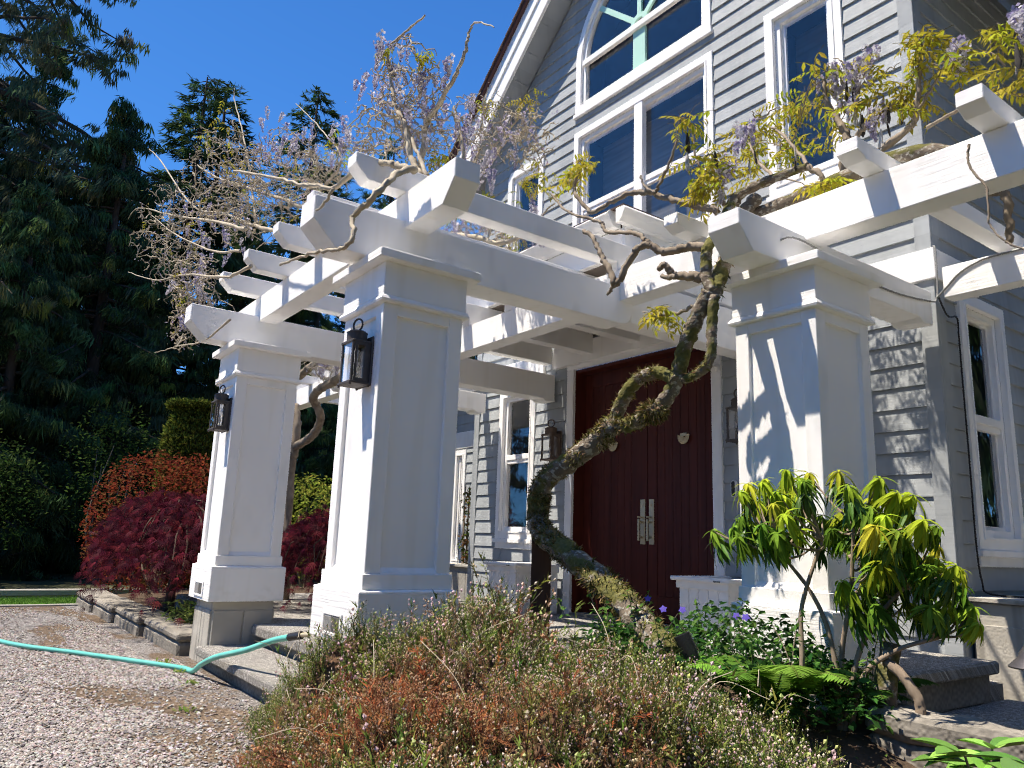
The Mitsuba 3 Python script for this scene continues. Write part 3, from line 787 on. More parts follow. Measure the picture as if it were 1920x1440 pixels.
def lantern(cx, cy, zb, s, label, group, metal='dark_copper'):
    """box lantern with a chimney and a ring handle, its back plate towards +y"""
    L = thing('wall_lantern', label, 'lantern', group)
    w, d, h, t = 0.145 * s, 0.105 * s, 0.24 * s, 0.014 * s
    x0, x1, y0, y1 = cx - w / 2, cx + w / 2, cy - d / 2, cy + d / 2
    posts = [box(a, a + t, b, b + t, zb + t, zb + h - t, 0.001) for a in (x0, x1 - t) for b in (y0, y1 - t)]
    put('frame', cat(posts + [box(x0 - 0.004, x1 + 0.004, y0 - 0.004, y1 + 0.004, zb + h - t, zb + h, 0.002),
                              box(x0 - 0.008, x1 + 0.008, y0 - 0.008, y1 + 0.008, zb, zb + t, 0.002)]), metal, L)
    put('door_frame', cat([box(x1 + 0.0005, x1 + 0.005, y0 + t, y0 + 2 * t, zb + t, zb + h - t, 0.001), box(x1 + 0.0005, x1 + 0.005, y1 - 2.6 * t, y1 - t, zb + t, zb + h - t, 0.001),
                           box(x1 + 0.0005, x1 + 0.005, y0 + 2 * t, y1 - 2.6 * t, zb + t, zb + 2.2 * t, 0.001), box(x1 + 0.0005, x1 + 0.005, y0 + 2 * t, y1 - 2.6 * t, zb + h - 2.2 * t, zb + h - t, 0.001)]), metal, L)
    put('back_plate', box(x0 - 0.012, x1 + 0.012, y1 + 0.0005, y1 + 0.012, zb - 0.004, zb + h + 0.03 * s, 0.004), metal, L)
    put('bracket', box(cx - 0.03 * s, cx + 0.03 * s, y1 + 0.0125, y1 + 0.045 * s, zb + 0.3 * h, zb + 0.8 * h, 0.003), metal, L)
    for b, nrm in ((y0 + 0.004, 'y'),):
        put('glass', trimesh.Trimesh([[x0 + t, b, zb + t], [x1 - t, b, zb + t], [x1 - t, b, zb + h - t], [x0 + t, b, zb + h - t]], [[0, 1, 2], [0, 2, 3]], process=False), 'glass_pane', L)
    for a in (x0 + 0.004, x1 - 0.004):
        put('glass', trimesh.Trimesh([[a, y0 + t, zb + t], [a, y1 - t, zb + t], [a, y1 - t, zb + h - t], [a, y0 + t, zb + h - t]], [[0, 1, 2], [0, 2, 3]], process=False), 'glass_pane', L)
    put('chimney', lathe([(0, zb + h + 0.0005), (0.055 * s, zb + h + 0.0005), (0.055 * s, zb + h + 0.045 * s), (0.058 * s, zb + h + 0.05 * s), (0.04 * s, zb + h + 0.062 * s), (0, zb + h + 0.068 * s)], 24, (cx, cy, 0)), metal, L, smooth=35)
    rm = ring_mesh(0.034 * s, 0.0055 * s)
    rm.apply_transform(trimesh.transformations.rotation_matrix(math.pi / 2, [1, 0, 0]))
    rm.apply_transform(trimesh.transformations.rotation_matrix(0.35, [0, 0, 1]))
    rm.apply_translation([cx, cy, zb + h + 0.098 * s])
    put('ring', rm, metal, L, smooth=True)
    put('socket', lathe([(0, zb + t), (0.018 * s, zb + t), (0.018 * s, zb + 0.05 * s), (0.010 * s, zb + 0.055 * s), (0, zb + 0.055 * s)], 14, (cx, cy, 0)), 'candle_bulb', L, smooth=35)
    put('bulb', lathe([(0, zb + 0.0555 * s), (0.008 * s, zb + 0.0555 * s), (0.014 * s, zb + 0.085 * s), (0.009 * s, zb + 0.115 * s), (0, zb + 0.14 * s)], 14, (cx, cy, 0)), 'candle_bulb', L, smooth=True)
    put('foot', cat([trimesh.creation.icosphere(1, 0.006 * s).apply_translation([a, b, zb - 0.005 * s]) for a in (x0, x1) for b in (y0, y1)]), metal, L)
    return L


lantern(-1.19, 1.655, 1.79, 1.0, 'dark metal lantern on the far column, its glass facing the trees', 'lanterns of the entry')
lantern(1.385, 1.655, 1.79, 1.0, 'dark metal lantern on the sunlit face of the nearest tall column', 'lanterns of the entry')
lantern(-1.17, 5.085, 1.86, 1.18, 'brownish copper lantern on the wall left of the red doors', 'lanterns of the entry', 'brown_copper')
lantern(1.27, 5.085, 1.86, 1.18, 'lantern in shade on the wall right of the red doors', 'lanterns of the entry', 'dark_copper')  # darker metal than its pair, to put the shade into the colour

# scallop shell knockers
for sx, tx in ((-1, 'brass scallop shell on the left red door, half hidden by the vine'), (1, 'brass scallop shell on the right red door')):
    k = thing('scallop_shell', tx, 'shell ornament')
    cx, cz, y = sx * 0.465, 1.97, 5.338
    ang = np.linspace(-0.18, math.pi + 0.18, 45)
    rows = []
    for rr in np.linspace(0.06, 1, 7):
        rib = 0.5 + 0.5 * np.cos(np.linspace(0, 9 * 2 * math.pi, 45))
        rad = 0.075 * rr * (1 + 0.03 * rib * rr)
        rows.append(np.c_[cx + rad * np.cos(ang) * 0.92, y - 0.022 * np.sin(rr * 2.4) - 0.007 * rib * rr, cz + 0.035 - rad * np.sin(ang) - 0.01 * (1 - rr)])
    v = np.vstack(rows)
    f = []
    for i in range(6):
        for j in range(44):
            a = i * 45 + j
            f += [[a, a + 45, a + 46], [a, a + 46, a + 1]]
    put('fan', trimesh.Trimesh(v, f, process=False), 'brass', k)
    put('hinge', trimesh.convex.convex_hull(np.array([[cx + a, y - b, cz + c] for a, c in ((-0.04, 0.032), (0.04, 0.032), (0.034, 0.06), (-0.034, 0.06)) for b in (0.0, 0.02)])), 'brass', k)

# doorbell and security camera
k = thing('doorbell', 'white rimmed doorbell with black face right of the doors', 'doorbell')
pill = unary_union([sg.Point(1.135, 1.445).buffer(0.024), sg.Point(1.135, 1.535).buffer(0.024), sg.box(1.111, 1.445, 1.159, 1.535)])
put('body', prism(pill, 'y', 5.155, 5.185), 'white_plastic', k)
put('face', prism(pill.buffer(-0.007), 'y', 5.152, 5.1548), 'black_plastic', k)
k = thing('security_camera', 'small white security camera on the door trim', 'security camera')
cam = lathe([(0, -0.05), (0.030, -0.05), (0.034, -0.03), (0.034, 0.035), (0.025, 0.05), (0, 0.053)], 20)
cam.apply_transform(trimesh.transformations.rotation_matrix(math.radians(100), [1, 0, 0]))
cam.apply_transform(trimesh.transformations.rotation_matrix(math.radians(-35), [0, 0, 1]))
cam.apply_translation([0.955, 5.06, 2.545])
put('body', cam, 'white_plastic', k, smooth=40)
ln = lathe([(0, 0), (0.022, 0), (0.022, 0.003), (0, 0.003)], 18)
ln.apply_transform(trimesh.transformations.rotation_matrix(math.radians(100), [1, 0, 0]))
ln.apply_transform(trimesh.transformations.rotation_matrix(math.radians(-35), [0, 0, 1]))
dvec = np.array([math.sin(math.radians(-35)), -math.cos(math.radians(35)), 0.17]) 
ln.apply_translation(np.array([0.955, 5.06, 2.545]) + 0.053 * dvec / np.linalg.norm(dvec))
put('lens', ln, 'black_plastic', k)
put('mount', lathe([(0, 0), (0.034, 0), (0.030, 0.012), (0.012, 0.02), (0.012, 0.085), (0, 0.085)], 18).apply_transform(trimesh.transformations.rotation_matrix(math.pi / 2, [1, 0, 0])).apply_translation([0.985, 5.164, 2.53]), 'white_plastic', k, smooth=40)

# white planter boxes on the porch
for x0, tx in ((-1.50, 'white boarded planter box under the window left of the doors'), (1.06, 'white boarded planter box right of the red doors beside the column')):
    k = thing('planter_box', tx, 'planter box', 'white planter boxes on the porch')
    w, y0, y1 = 0.46, 4.58, 5.12
    x1 = x0 + w
    n = 5
    for i in range(n):
        a = x0 + w * i / n
        put('plank', box(a + 0.002, a + w / n - 0.002, y0, y0 + 0.02, 0.302, 0.74, 0.004), 'white_smooth', k)
    n = 6
    for i in range(n):
        b = y0 + 0.021 + (y1 - y0 - 0.021) * i / n
        e = b + (y1 - y0 - 0.021) / n
        put('plank', box(x1 - 0.02, x1, b + 0.002, e - 0.002, 0.302, 0.74, 0.004), 'white_smooth', k)
        put('plank', box(x0, x0 + 0.02, b + 0.002, e - 0.002, 0.302, 0.74, 0.004), 'white_smooth', k)
    put('band', cat([box(x0 - 0.018, x1 + 0.018, y0 - 0.018, y0 - 0.0005, 0.705, 0.7595, 0.003), box(x1 + 0.0005, x1 + 0.018, y0, y1, 0.705, 0.7595, 0.003), box(x0 - 0.018, x0 - 0.0005, y0, y1, 0.705, 0.7595, 0.003)]), 'white_smooth', k)
    put('rim', cat([box(x0 - 0.05, x1 + 0.05, y0 - 0.05, y0 + 0.09, 0.76, 0.79, 0.006), box(x0 - 0.05, x0 + 0.07, y0 + 0.0905, y1, 0.76, 0.7895, 0.006), box(x1 - 0.07, x1 + 0.05, y0 + 0.0905, y1, 0.76, 0.7895, 0.006)]), 'white_smooth', k)
    put('soil_fill', box(x0 + 0.022, x1 - 0.022, y0 + 0.022, y1 - 0.01, 0.55, 0.72, 0), 'soil', k)
    put('latch', box(x1 - 0.09, x1 - 0.03, y0 - 0.0585, y0 - 0.0505, 0.764, 0.775, 0.002), 'dark_grille', k)

# grey planter with a wire trellis by the recessed wall
k = thing('trellis_planter', 'grey board planter with black wire trellis by the recessed left wall', 'planter')
put('box_body', box(-3.75, -2.95, 5.35, 5.85, 0.12, 0.66, 0.006), 'weathered_timber', k)
for i in range(5):
    put('slat', box(-3.75 + 0.161 * i, -3.75 + 0.161 * i + 0.155, 5.335, 5.3495, 0.14, 0.60, 0.003), 'weathered_timber', k)
put('rim', box(-3.80, -2.90, 5.30, 5.90, 0.661, 0.69, 0.005), 'weathered_timber', k)
wires = [tube([(-3.72 + 0.105 * i, 5.6, 0.69), (-3.72 + 0.105 * i, 5.6, 1.75)], 0.005, 5) for i in range(8)] + [tube([(-3.74, 5.6, 0.74 + 0.11 * i), (-2.96, 5.6, 0.74 + 0.11 * i)], 0.004, 5) for i in range(3)]
put('trellis', cat(wires), 'cable_black', k)

# timber prop under the old vine
k = thing('timber_prop', 'dark brown timber post propping the mossy vine trunk', 'post')
pm = box(-0.058, 0.058, -0.058, 0.058, 0.0, 0.78, 0.004)
pm.apply_transform(trimesh.transformations.rotation_matrix(math.radians(-38), [0, 0, 1]))
pm.apply_translation([1.53, 2.86, 0.30])
put('post', pm, 'post_timber', k)

# garden hose from the driveway to the tap end behind the column
k = thing('garden_hose', 'turquoise garden hose crossing the gravel and climbing over the steps', 'hose')
hp = smooth_path([(-6.5, -0.55, 0.022), (-4.8, 0.0, 0.022), (-2.79, 0.52, 0.022), (-1.9, 0.99, 0.022), (-1.3, 1.32, 0.022), (-0.92, 1.52, 0.022), (-0.72, 1.55, 0.03), (-0.55, 1.56, 0.10), (-0.30, 1.58, 0.178), (0.10, 1.64, 0.27), (0.40, 1.70, 0.36), (0.62, 1.72, 0.405)], 8)
put('tube', tube(hp, 0.0185, 10), 'hose_teal', k, smooth=True)
put('coupling', tube([(0.622, 1.7205, 0.4055), (0.76, 1.735, 0.432)], 0.023, 10), 'black_plastic', k, smooth=40)
put('nozzle', tube([(0.762, 1.7355, 0.4325), (0.83, 1.74, 0.442), (0.86, 1.742, 0.445)], [0.012, 0.014, 0.01], 10), 'brass', k, smooth=True)
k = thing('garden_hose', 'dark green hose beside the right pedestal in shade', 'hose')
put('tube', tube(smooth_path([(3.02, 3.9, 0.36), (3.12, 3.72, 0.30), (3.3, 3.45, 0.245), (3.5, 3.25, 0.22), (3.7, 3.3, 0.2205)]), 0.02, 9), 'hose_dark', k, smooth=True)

# path light at the right edge, little black spot light in the bed
k = thing('path_light', 'bronze path light with bell shade at the right edge', 'path light')
px, py, pz = 4.225, 2.455, 0.715
put('shade', lathe([(0.0, 0.062), (0.018, 0.061), (0.025, 0.056), (0.027, 0.050), (0.035, 0.040), (0.041, 0.026), (0.044, 0.021), (0.058, 0.007), (0.066, 0.0), (0.065, -0.004), (0.054, 0.002), (0.04, 0.018), (0.0, 0.03)], 40, (px, py, pz)), 'lamp_bronze', k, smooth=35)
put('knuckle', trimesh.creation.icosphere(2, 0.013).apply_translation([px, py, pz + 0.075]), 'lamp_bronze', k, smooth=True)
put('arm', tube(smooth_path([(px + 0.012, py + 0.008, pz + 0.078), (px + 0.09, py + 0.06, pz + 0.078), (px + 0.16, py + 0.11, pz + 0.07), (px + 0.19, py + 0.13, pz - 0.05), (px + 0.19, py + 0.13, 0.2)]), 0.007, 9), 'lamp_bronze', k, smooth=True)
k = thing('spot_light', 'small black garden spot light among the periwinkle', 'spot light')
sm = lathe([(0, -0.06), (0.028, -0.055), (0.034, -0.02), (0.036, 0.05), (0.030, 0.05), (0.026, 0.03), (0, 0.03)], 20)
sm.apply_transform(trimesh.transformations.rotation_matrix(math.radians(25), [0.6, -0.8, 0]))
sm.apply_translation([2.90, 2.56, 0.60])
put('housing', sm, 'black_plastic', k, smooth=35)
put('stake', tube([(2.90, 2.57, 0.56), (2.90, 2.58, 0.30)], 0.009, 7), 'black_plastic', k)

# small white flood light on the far side of the far column
k = thing('flood_light', 'small white flood light on the far column below its cap', 'flood light')
put('housing', box(-1.675, -1.60, 1.72, 1.80, 2.235, 2.30, 0.008), 'white_plastic', k)
put('lens', box(-1.668, -1.607, 1.712, 1.7195, 2.242, 2.293, 0.001), 'grille', k)
put('bracket', tube([(-1.60, 1.80, 2.27), (-1.57, 1.83, 2.31), (-1.563, 1.86, 2.33)], 0.012, 8), 'white_plastic', k)

# ================================================================ PLANTS
def leaf_tmpl(L=1.0, W=0.32, droop=0.25, fold=0.12, n=3):
    """one leaf along +x, n segments: (v, f)"""
    t = np.linspace(0, 1, n + 1)
    w = W * np.sin(np.pi * np.clip(t * 0.93 + 0.05, 0, 1)) ** 0.8 * 0.5
    w[0], w[-1] = 0.015, 0.0
    x = L * t
    z = -droop * L * t**2
    v = []
    for i in range(n + 1):
        v += [[x[i], 0, z[i] - fold * w[i]], [x[i], -w[i], z[i] + fold * w[i]], [x[i], w[i], z[i] + fold * w[i]]]
    f = []
    for i in range(n):
        a, b = 3 * i, 3 * i + 3
        f += [[a, a + 1, b + 1], [a, b + 1, b], [a, b, b + 2], [a, b + 2, a + 2]]
    return np.array(v, float), np.array(f)


def merge_tmpl(tmpls):
    v, f, o = [], [], 0
    for a, b in tmpls:
        v.append(a); f.append(b + o); o += len(a)
    return np.vstack(v), np.vstack(f)


def xf(tm, R=None, s=1.0, t=(0, 0, 0)):
    v = tm[0] * s
    if R is not None: v = v @ np.asarray(R).T
    return v + np.asarray(t), tm[1]


def Rz(a): c, s = math.cos(a), math.sin(a); return np.array([[c, -s, 0], [s, c, 0], [0, 0, 1]])
def Ry(a): c, s = math.cos(a), math.sin(a); return np.array([[c, 0, s], [0, 1, 0], [-s, 0, c]])
def Rx(a): c, s = math.cos(a), math.sin(a); return np.array([[1, 0, 0], [0, c, -s], [0, s, c]])


def upright_frames(n, rg, tilt=0.6):
    """rotations with z near vertical"""
    d = np.c_[rg.normal(0, tilt, n), rg.normal(0, tilt, n), np.ones(n)]
    return rot_from(d, rg.uniform(0, 2 * np.pi, n))


def vary(cols, n, rg, j=0.12):
    c = np.asarray(cols, float)[rg.integers(0, len(cols), n)]
    return np.clip(c * (1 + rg.normal(0, j, (n, 1))) * (1 + rg.normal(0, j * 0.4, (n, 3))), 0.002, 1)


# ---------------------------------------------------------------- conifers
def spray_tmpl(kind, rg):
    """a hanging spray of foliage, about 1 unit across"""
    out = []
    if kind == 'cedar':
        for i in range(24):
            a = rg.uniform(-1.0, 1.0)
            L = rg.uniform(0.30, 0.9)
            w = rg.uniform(0.028, 0.055)
            x0, y0 = rg.uniform(-0.4, 0.4), rg.uniform(-0.25, 0.25)
            z = -L
            ex, ey = x0 + 0.35 * a * L, y0 + rg.uniform(-0.25, 0.25)
            out.append((np.array([[x0, y0, rg.uniform(-0.05, 0.1)], [x0 + 0.5 * (ex - x0) - w, y0 + 0.5 * (ey - y0), 0.5 * z], [ex, ey, z], [x0 + 0.5 * (ex - x0) + w, y0 + 0.5 * (ey - y0) + rg.uniform(-w, w), 0.52 * z]]), np.array([[0, 1, 3], [1, 2, 3]])))
    else:
        for i in range(18):
            a = rg.uniform(-0.9, 0.9)
            L = rg.uniform(0.35, 0.75)
            x0 = rg.uniform(-0.1, 0.8)
            w = rg.uniform(0.035, 0.07)
            dx, dy = L * math.cos(a), L * math.sin(a)
            dz = rg.uniform(-0.28, 0.12)
            out.append((np.array([[x0, 0, 0], [x0 + dx * 0.5 + w * math.sin(a), dy * 0.5 - w * math.cos(a), dz * 0.5 + rg.uniform(-w, w)], [x0 + dx, dy, dz], [x0 + dx * 0.5 - w * math.sin(a), dy * 0.5 + w * math.cos(a), dz * 0.5 + rg.uniform(-w, w)]]), np.array([[0, 1, 3], [1, 2, 3]])))
    return merge_tmpl(out)


def conifer(x, y, ht, rad, z0, label, seed, kind='fir', nb=120, spray=0.32, per=26, cols=((0.018, 0.040, 0.018), (0.030, 0.062, 0.024)), lean=0.0, only=None, tip_light=0.35):
    rg = np.random.default_rng(seed)
    k = thing('conifer_tree', label, 'tree', None)
    tp = np.array([[x + lean * t * ht, y, -0.1 + t * ht] for t in np.linspace(0, 1, 9)])
    put('trunk', tube(tp, np.linspace(0.016 * ht + 0.05, 0.02, 9), 9), 'tree_bark', k, smooth=True)
    P, D, S, C, limbs = [], [], [], [], []
    for i in range(nb):
        t = (i + rg.uniform(0, 1)) / nb
        zz = z0 + (ht - z0) * t**0.92
        L = rad * (1 - t) ** 0.75 * rg.uniform(0.55, 1.12) + 0.25
        az = rg.uniform(0, 2 * np.pi) if only is None else only[0] + rg.normal(0, only[1])
        n = 7
        s = np.linspace(0, 1, n)
        droop = (0.30 if kind == 'cedar' else 0.22) * L
        up = rg.uniform(-0.05, 0.25) * L
        bx = x + lean * zz + L * s * math.cos(az)
        by = y + L * s * math.sin(az)
        bz = zz + up * s - droop * 1.6 * s**1.6 + (0.35 * droop * s**5 if kind == 'cedar' else 0.25 * droop * s**4)
        B = np.c_[bx, by, bz] + rg.normal(0, 0.02 * L, (n, 3)) * s[:, None]
        limbs.append(tube(B, np.linspace(0.018 * L + 0.008, 0.006, n), 5, cap=False))
        m = max(4, int(per * L / rad))
        u = rg.uniform(0.12, 1.0, m) ** 0.8
        pos = np.c_[np.interp(u, s, B[:, 0]), np.interp(u, s, B[:, 1]), np.interp(u, s, B[:, 2])]
        side = rg.normal(0, 0.16 * L * (1 - 0.6 * u))
        pos[:, 0] += -side * math.sin(az)
        pos[:, 1] += side * math.cos(az)
        pos[:, 2] += rg.normal(0, 0.05, m) - 0.08 * np.abs(side)
        a2 = az + np.sign(side) * rg.uniform(0.1, 0.8, m)
        P.append(pos); D.append(a2); S.append(spray * rg.uniform(0.6, 1.25, m))
        c = vary(cols, m, rg, 0.22)
        lit_spray = rg.uniform(0, 1, m) < np.where(u > 0.75, 0.10, 0.015)      # some sprays painted bright as sunlit sprigs, mostly on branch ends
        c[lit_spray] = vary(((0.13, 0.17, 0.045), (0.17, 0.20, 0.055)), int(lit_spray.sum()), rg, 0.2)
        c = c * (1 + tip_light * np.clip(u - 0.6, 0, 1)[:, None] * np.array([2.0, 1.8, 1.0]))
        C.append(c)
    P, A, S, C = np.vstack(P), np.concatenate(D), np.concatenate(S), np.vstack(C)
    put('limb', cat(limbs), 'tree_bark', k, kind='stuff')
    tm = [spray_tmpl(kind, rg) for _ in range(4)]
    res = []
    for q in range(4):
        s = np.arange(len(P)) % 4 == q
        n = s.sum()
        pitch = rg.normal(0.15, 0.25, n)
        R = np.array([Rz(a) @ Ry(p) @ Rx(r) for a, p, r in zip(A[s], pitch, rg.normal(0, 0.35, n))])
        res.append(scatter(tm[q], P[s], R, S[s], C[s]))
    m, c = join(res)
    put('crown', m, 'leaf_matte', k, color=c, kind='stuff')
    return k


CED = ((0.075, 0.105, 0.058), (0.105, 0.13, 0.070), (0.115, 0.12, 0.065))
DRK = ((0.045, 0.082, 0.036), (0.064, 0.112, 0.045), (0.056, 0.090, 0.052))
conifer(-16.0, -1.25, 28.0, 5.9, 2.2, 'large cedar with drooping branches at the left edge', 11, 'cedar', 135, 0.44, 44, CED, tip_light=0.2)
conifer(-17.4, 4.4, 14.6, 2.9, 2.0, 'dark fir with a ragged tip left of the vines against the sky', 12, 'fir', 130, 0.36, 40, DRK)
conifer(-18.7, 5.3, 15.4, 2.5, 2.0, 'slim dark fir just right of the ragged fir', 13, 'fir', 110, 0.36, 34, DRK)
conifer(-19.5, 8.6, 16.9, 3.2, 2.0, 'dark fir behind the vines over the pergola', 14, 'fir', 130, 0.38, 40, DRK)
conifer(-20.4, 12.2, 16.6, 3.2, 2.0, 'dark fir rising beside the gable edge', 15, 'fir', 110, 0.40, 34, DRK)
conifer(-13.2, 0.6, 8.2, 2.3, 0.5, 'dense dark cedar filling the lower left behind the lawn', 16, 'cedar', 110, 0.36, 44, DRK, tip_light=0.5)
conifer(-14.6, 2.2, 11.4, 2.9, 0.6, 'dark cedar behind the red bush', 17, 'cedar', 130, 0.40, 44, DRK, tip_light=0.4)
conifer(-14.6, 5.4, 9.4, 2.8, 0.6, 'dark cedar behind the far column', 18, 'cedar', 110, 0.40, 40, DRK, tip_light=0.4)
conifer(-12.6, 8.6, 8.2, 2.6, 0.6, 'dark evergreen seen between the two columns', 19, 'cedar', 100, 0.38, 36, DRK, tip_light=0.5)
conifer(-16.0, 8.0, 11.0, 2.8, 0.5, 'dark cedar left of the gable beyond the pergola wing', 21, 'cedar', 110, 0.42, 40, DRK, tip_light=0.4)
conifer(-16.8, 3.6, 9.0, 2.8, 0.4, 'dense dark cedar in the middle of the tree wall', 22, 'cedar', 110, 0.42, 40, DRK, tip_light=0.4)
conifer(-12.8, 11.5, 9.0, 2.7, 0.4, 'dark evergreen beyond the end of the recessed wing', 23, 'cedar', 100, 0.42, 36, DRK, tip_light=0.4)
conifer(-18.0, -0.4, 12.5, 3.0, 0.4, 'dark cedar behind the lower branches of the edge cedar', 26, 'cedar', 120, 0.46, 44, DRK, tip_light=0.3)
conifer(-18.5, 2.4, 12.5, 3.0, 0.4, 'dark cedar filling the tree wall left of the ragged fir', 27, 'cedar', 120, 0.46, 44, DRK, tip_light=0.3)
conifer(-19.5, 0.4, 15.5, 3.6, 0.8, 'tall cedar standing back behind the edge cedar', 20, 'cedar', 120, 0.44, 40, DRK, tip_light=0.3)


# unseen woods to the right and behind the camera, added to block sky light
rg = np.random.default_rng(25)
wp, wa = [], []
for wx, wy, wh, wr in ((17, -1, 14, 4), (16, 9, 16, 4), (18, 14, 17, 4.5), (20, -9, 18, 4.5), (22, 4, 17, 4.5), (17.5, -14, 17, 4), (6.5, -19, 13, 4), (9.5, 14, 17, 3.4), (11.5, 11.5, 17, 3.4), (8.6, 18, 19, 4), (13, 17, 19, 4.5), (-15, -23, 13, 4), (-9.5, -26, 14, 4), (-3.5, -28, 14, 4.5), (2, -27, 13, 4)):
    n_ = 1500
    t_ = rg.uniform(0.02, 1, n_)
    r_ = wr * (1 - t_) ** 0.7 * np.sqrt(rg.uniform(0.1, 1, n_))
    a_ = rg.uniform(0, 6.28, n_)
    wp.append(np.c_[wx + r_ * np.cos(a_), wy + r_ * np.sin(a_), 0.3 + wh * t_]); wa.append(a_)
wp, wa = np.vstack(wp), np.concatenate(wa)
m, c = scatter(spray_tmpl('cedar', rg), wp, np.array([Rz(a) for a in wa]), 0.95 * rg.uniform(0.7, 1.3, len(wp)), vary(DRK, len(wp), rg, 0.2))
lab(put('unseen_woods', m, 'leaf_matte', color=c), 'unseen conifer woods added round the garden to block sky light', 'woods', kind='stuff')


# ---------------------------------------------------------------- broadleaf shrubs
def shrub(name, label, category, blobs, n, leaf, cols, seed, bsdf='leaf', W=0.5, droop=0.2, stems=(), shell=0.45, tilt=0.8, stem_bsdf='shrub_bark', group=None):
    """leaves scattered mostly in the outer shell of ellipsoids (cx,cy,cz,rx,ry,rz)"""
    rg = np.random.default_rng(seed)
    k = thing(name, label, category, group)
    vol = np.array([b[3] * b[4] * b[5] for b in blobs]) ** (2 / 3)
    res = []
    for b, v in zip(blobs, vol / vol.sum()):
        m = int(n * v)
        d = rand_dirs(m, rg)
        clump = rand_dirs(max(6, m // 40), rg)
        near = clump[np.argmax(d @ clump.T, axis=1)]
        bump = 1 + 0.16 * ((d * near).sum(1) - 0.92) / 0.08
        r = rg.uniform(shell, 1.0, m) ** 0.6 * np.clip(bump, 0.72, 1.1)
        p = np.array(b[:3]) + d * r[:, None] * np.array(b[3:6])
        p = p[p[:, 2] > 0.06]
        m = len(p)
        R = upright_frames(m, rg, tilt)
        c = vary(cols, m, rg, 0.2)
        res.append(scatter(leaf_tmpl(1, W, droop, 0.15, 2), p, R, leaf * rg.uniform(0.6, 1.25, m), c))
    m, c = join(res)
    put('crown', m, bsdf, k, color=c, kind='stuff')
    if stems:
        put('stems', cat([tube(smooth_path(s), np.linspace(0.02, 0.006, len(smooth_path(s))), 6) for s in stems]), stem_bsdf, k, kind='stuff')
    return k


def rstems(c, h, spread, n, seed):
    rg = np.random.default_rng(seed)
    out = []
    for i in range(n):
        a = rg.uniform(0, 6.28)
        e = np.array([c[0] + spread * math.cos(a), c[1] + spread * math.sin(a), h * rg.uniform(0.8, 1.05)])
        b = np.array([c[0] + 0.1 * spread * math.cos(a), c[1] + 0.1 * spread * math.sin(a), c[2]])
        out.append([b, b * 0.5 + e * 0.5 + rg.normal(0, 0.06 * h, 3), e])
    return out


# understory behind the lawn: light green leaves in the dark
for i, (b, tx, sd) in enumerate([((-10.4, 0.4, 1.5, 0.8, 0.9, 1.0), 'sparse green undergrowth behind the timber rail at the far left', 31),
                                 ((-11.2, 2.4, 2.0, 0.9, 0.9, 1.3), 'pale green young tree in the shade left of the clipped yew', 32),
                                 ((-10.2, 3.9, 1.0, 0.7, 0.7, 0.9), 'green undergrowth between the red bush and the dark trees', 33)]):
    shrub('undergrowth_bush', tx, 'bush', [b], 2600, 0.075, ((0.03, 0.06, 0.016), (0.065, 0.11, 0.025), (0.02, 0.04, 0.012)), sd, stems=rstems((b[0], b[1], -0.05), b[2] + 0.4, 0.4, 7, sd), shell=0.2)
shrub('green_bush', 'yellow-green bush seen between the two columns', 'bush', [(-7.6, 5.0, 1.15, 0.75, 0.75, 0.85)], 3200, 0.075, ((0.22, 0.26, 0.04), (0.30, 0.32, 0.06), (0.12, 0.17, 0.03)), 36, stems=rstems((-7.6, 5.0, -0.02), 1.5, 0.4, 6, 36))
shrub('laurel_hedge', 'dark glossy green hedge between the columns below the pergola wing', 'hedge', [(-9.6, 7.6, 1.7, 1.6, 0.9, 1.9), (-8.0, 8.6, 1.6, 1.2, 0.8, 1.8)], 6500, 0.10, ((0.018, 0.045, 0.015), (0.03, 0.075, 0.02), (0.05, 0.11, 0.025)), 37, stems=rstems((-9.2, 7.6, -0.05), 2.4, 0.8, 8, 37))
# red barberry-like bush
shrub('red_bush', 'rounded clipped bush of orange red leaves behind the maple', 'bush', [(-7.25, 2.45, 1.05, 1.0, 0.85, 1.03), (-6.5, 2.9, 1.15, 0.65, 0.65, 0.88)], 9500, 0.052, ((0.17, 0.034, 0.018), (0.21, 0.05, 0.024), (0.11, 0.024, 0.018), (0.15, 0.075, 0.030)), 38, W=0.7, stems=rstems((-7.0, 2.6, 0.0), 1.4, 0.5, 14, 38), shell=0.6)
# clipped yew column
rg = np.random.default_rng(40)
k = thing('clipped_yew', 'tall yew clipped to a blunt green column behind the red bush', 'topiary')
n = 14000
zz = rg.uniform(0, 3.0, n)
ang = rg.uniform(0, 2 * np.pi, n)
rr = 0.50 * np.clip(1 - (zz / 3.06) ** 9, 0, 1) ** 0.5 * rg.uniform(0.86, 1.03, n)
top = rg.uniform(0, 1, n) < 0.14
zz[top] = rg.uniform(2.93, 3.03, top.sum()); rr[top] = 0.47 * np.sqrt(rg.uniform(0, 1, top.sum()))
P = np.c_[-8.05 + rr * np.cos(ang), 3.1 + rr * np.sin(ang), zz]
D = np.c_[0.5 * np.cos(ang), 0.5 * np.sin(ang), np.ones(n)] + rg.normal(0, 0.25, (n, 3))
m, c = scatter(merge_tmpl([xf(leaf_tmpl(1, 0.34, 0.1, 0.1, 2), Ry(-1.2) @ Rz(0)), xf(leaf_tmpl(0.8, 0.34, 0.1, 0.1, 2), Rz(2.1) @ Ry(-0.8)), xf(leaf_tmpl(0.8, 0.34, 0.1, 0.1, 2), Rz(4.2) @ Ry(-0.8))]), P, rot_from(D, rg.uniform(0, 6.28, n)), 0.085 * rg.uniform(0.6, 1.2, n), vary(((0.09, 0.12, 0.022), (0.14, 0.16, 0.03), (0.05, 0.075, 0.018)), n, rg, 0.2))
put('crown', m, 'leaf_matte', k, color=c, kind='stuff')
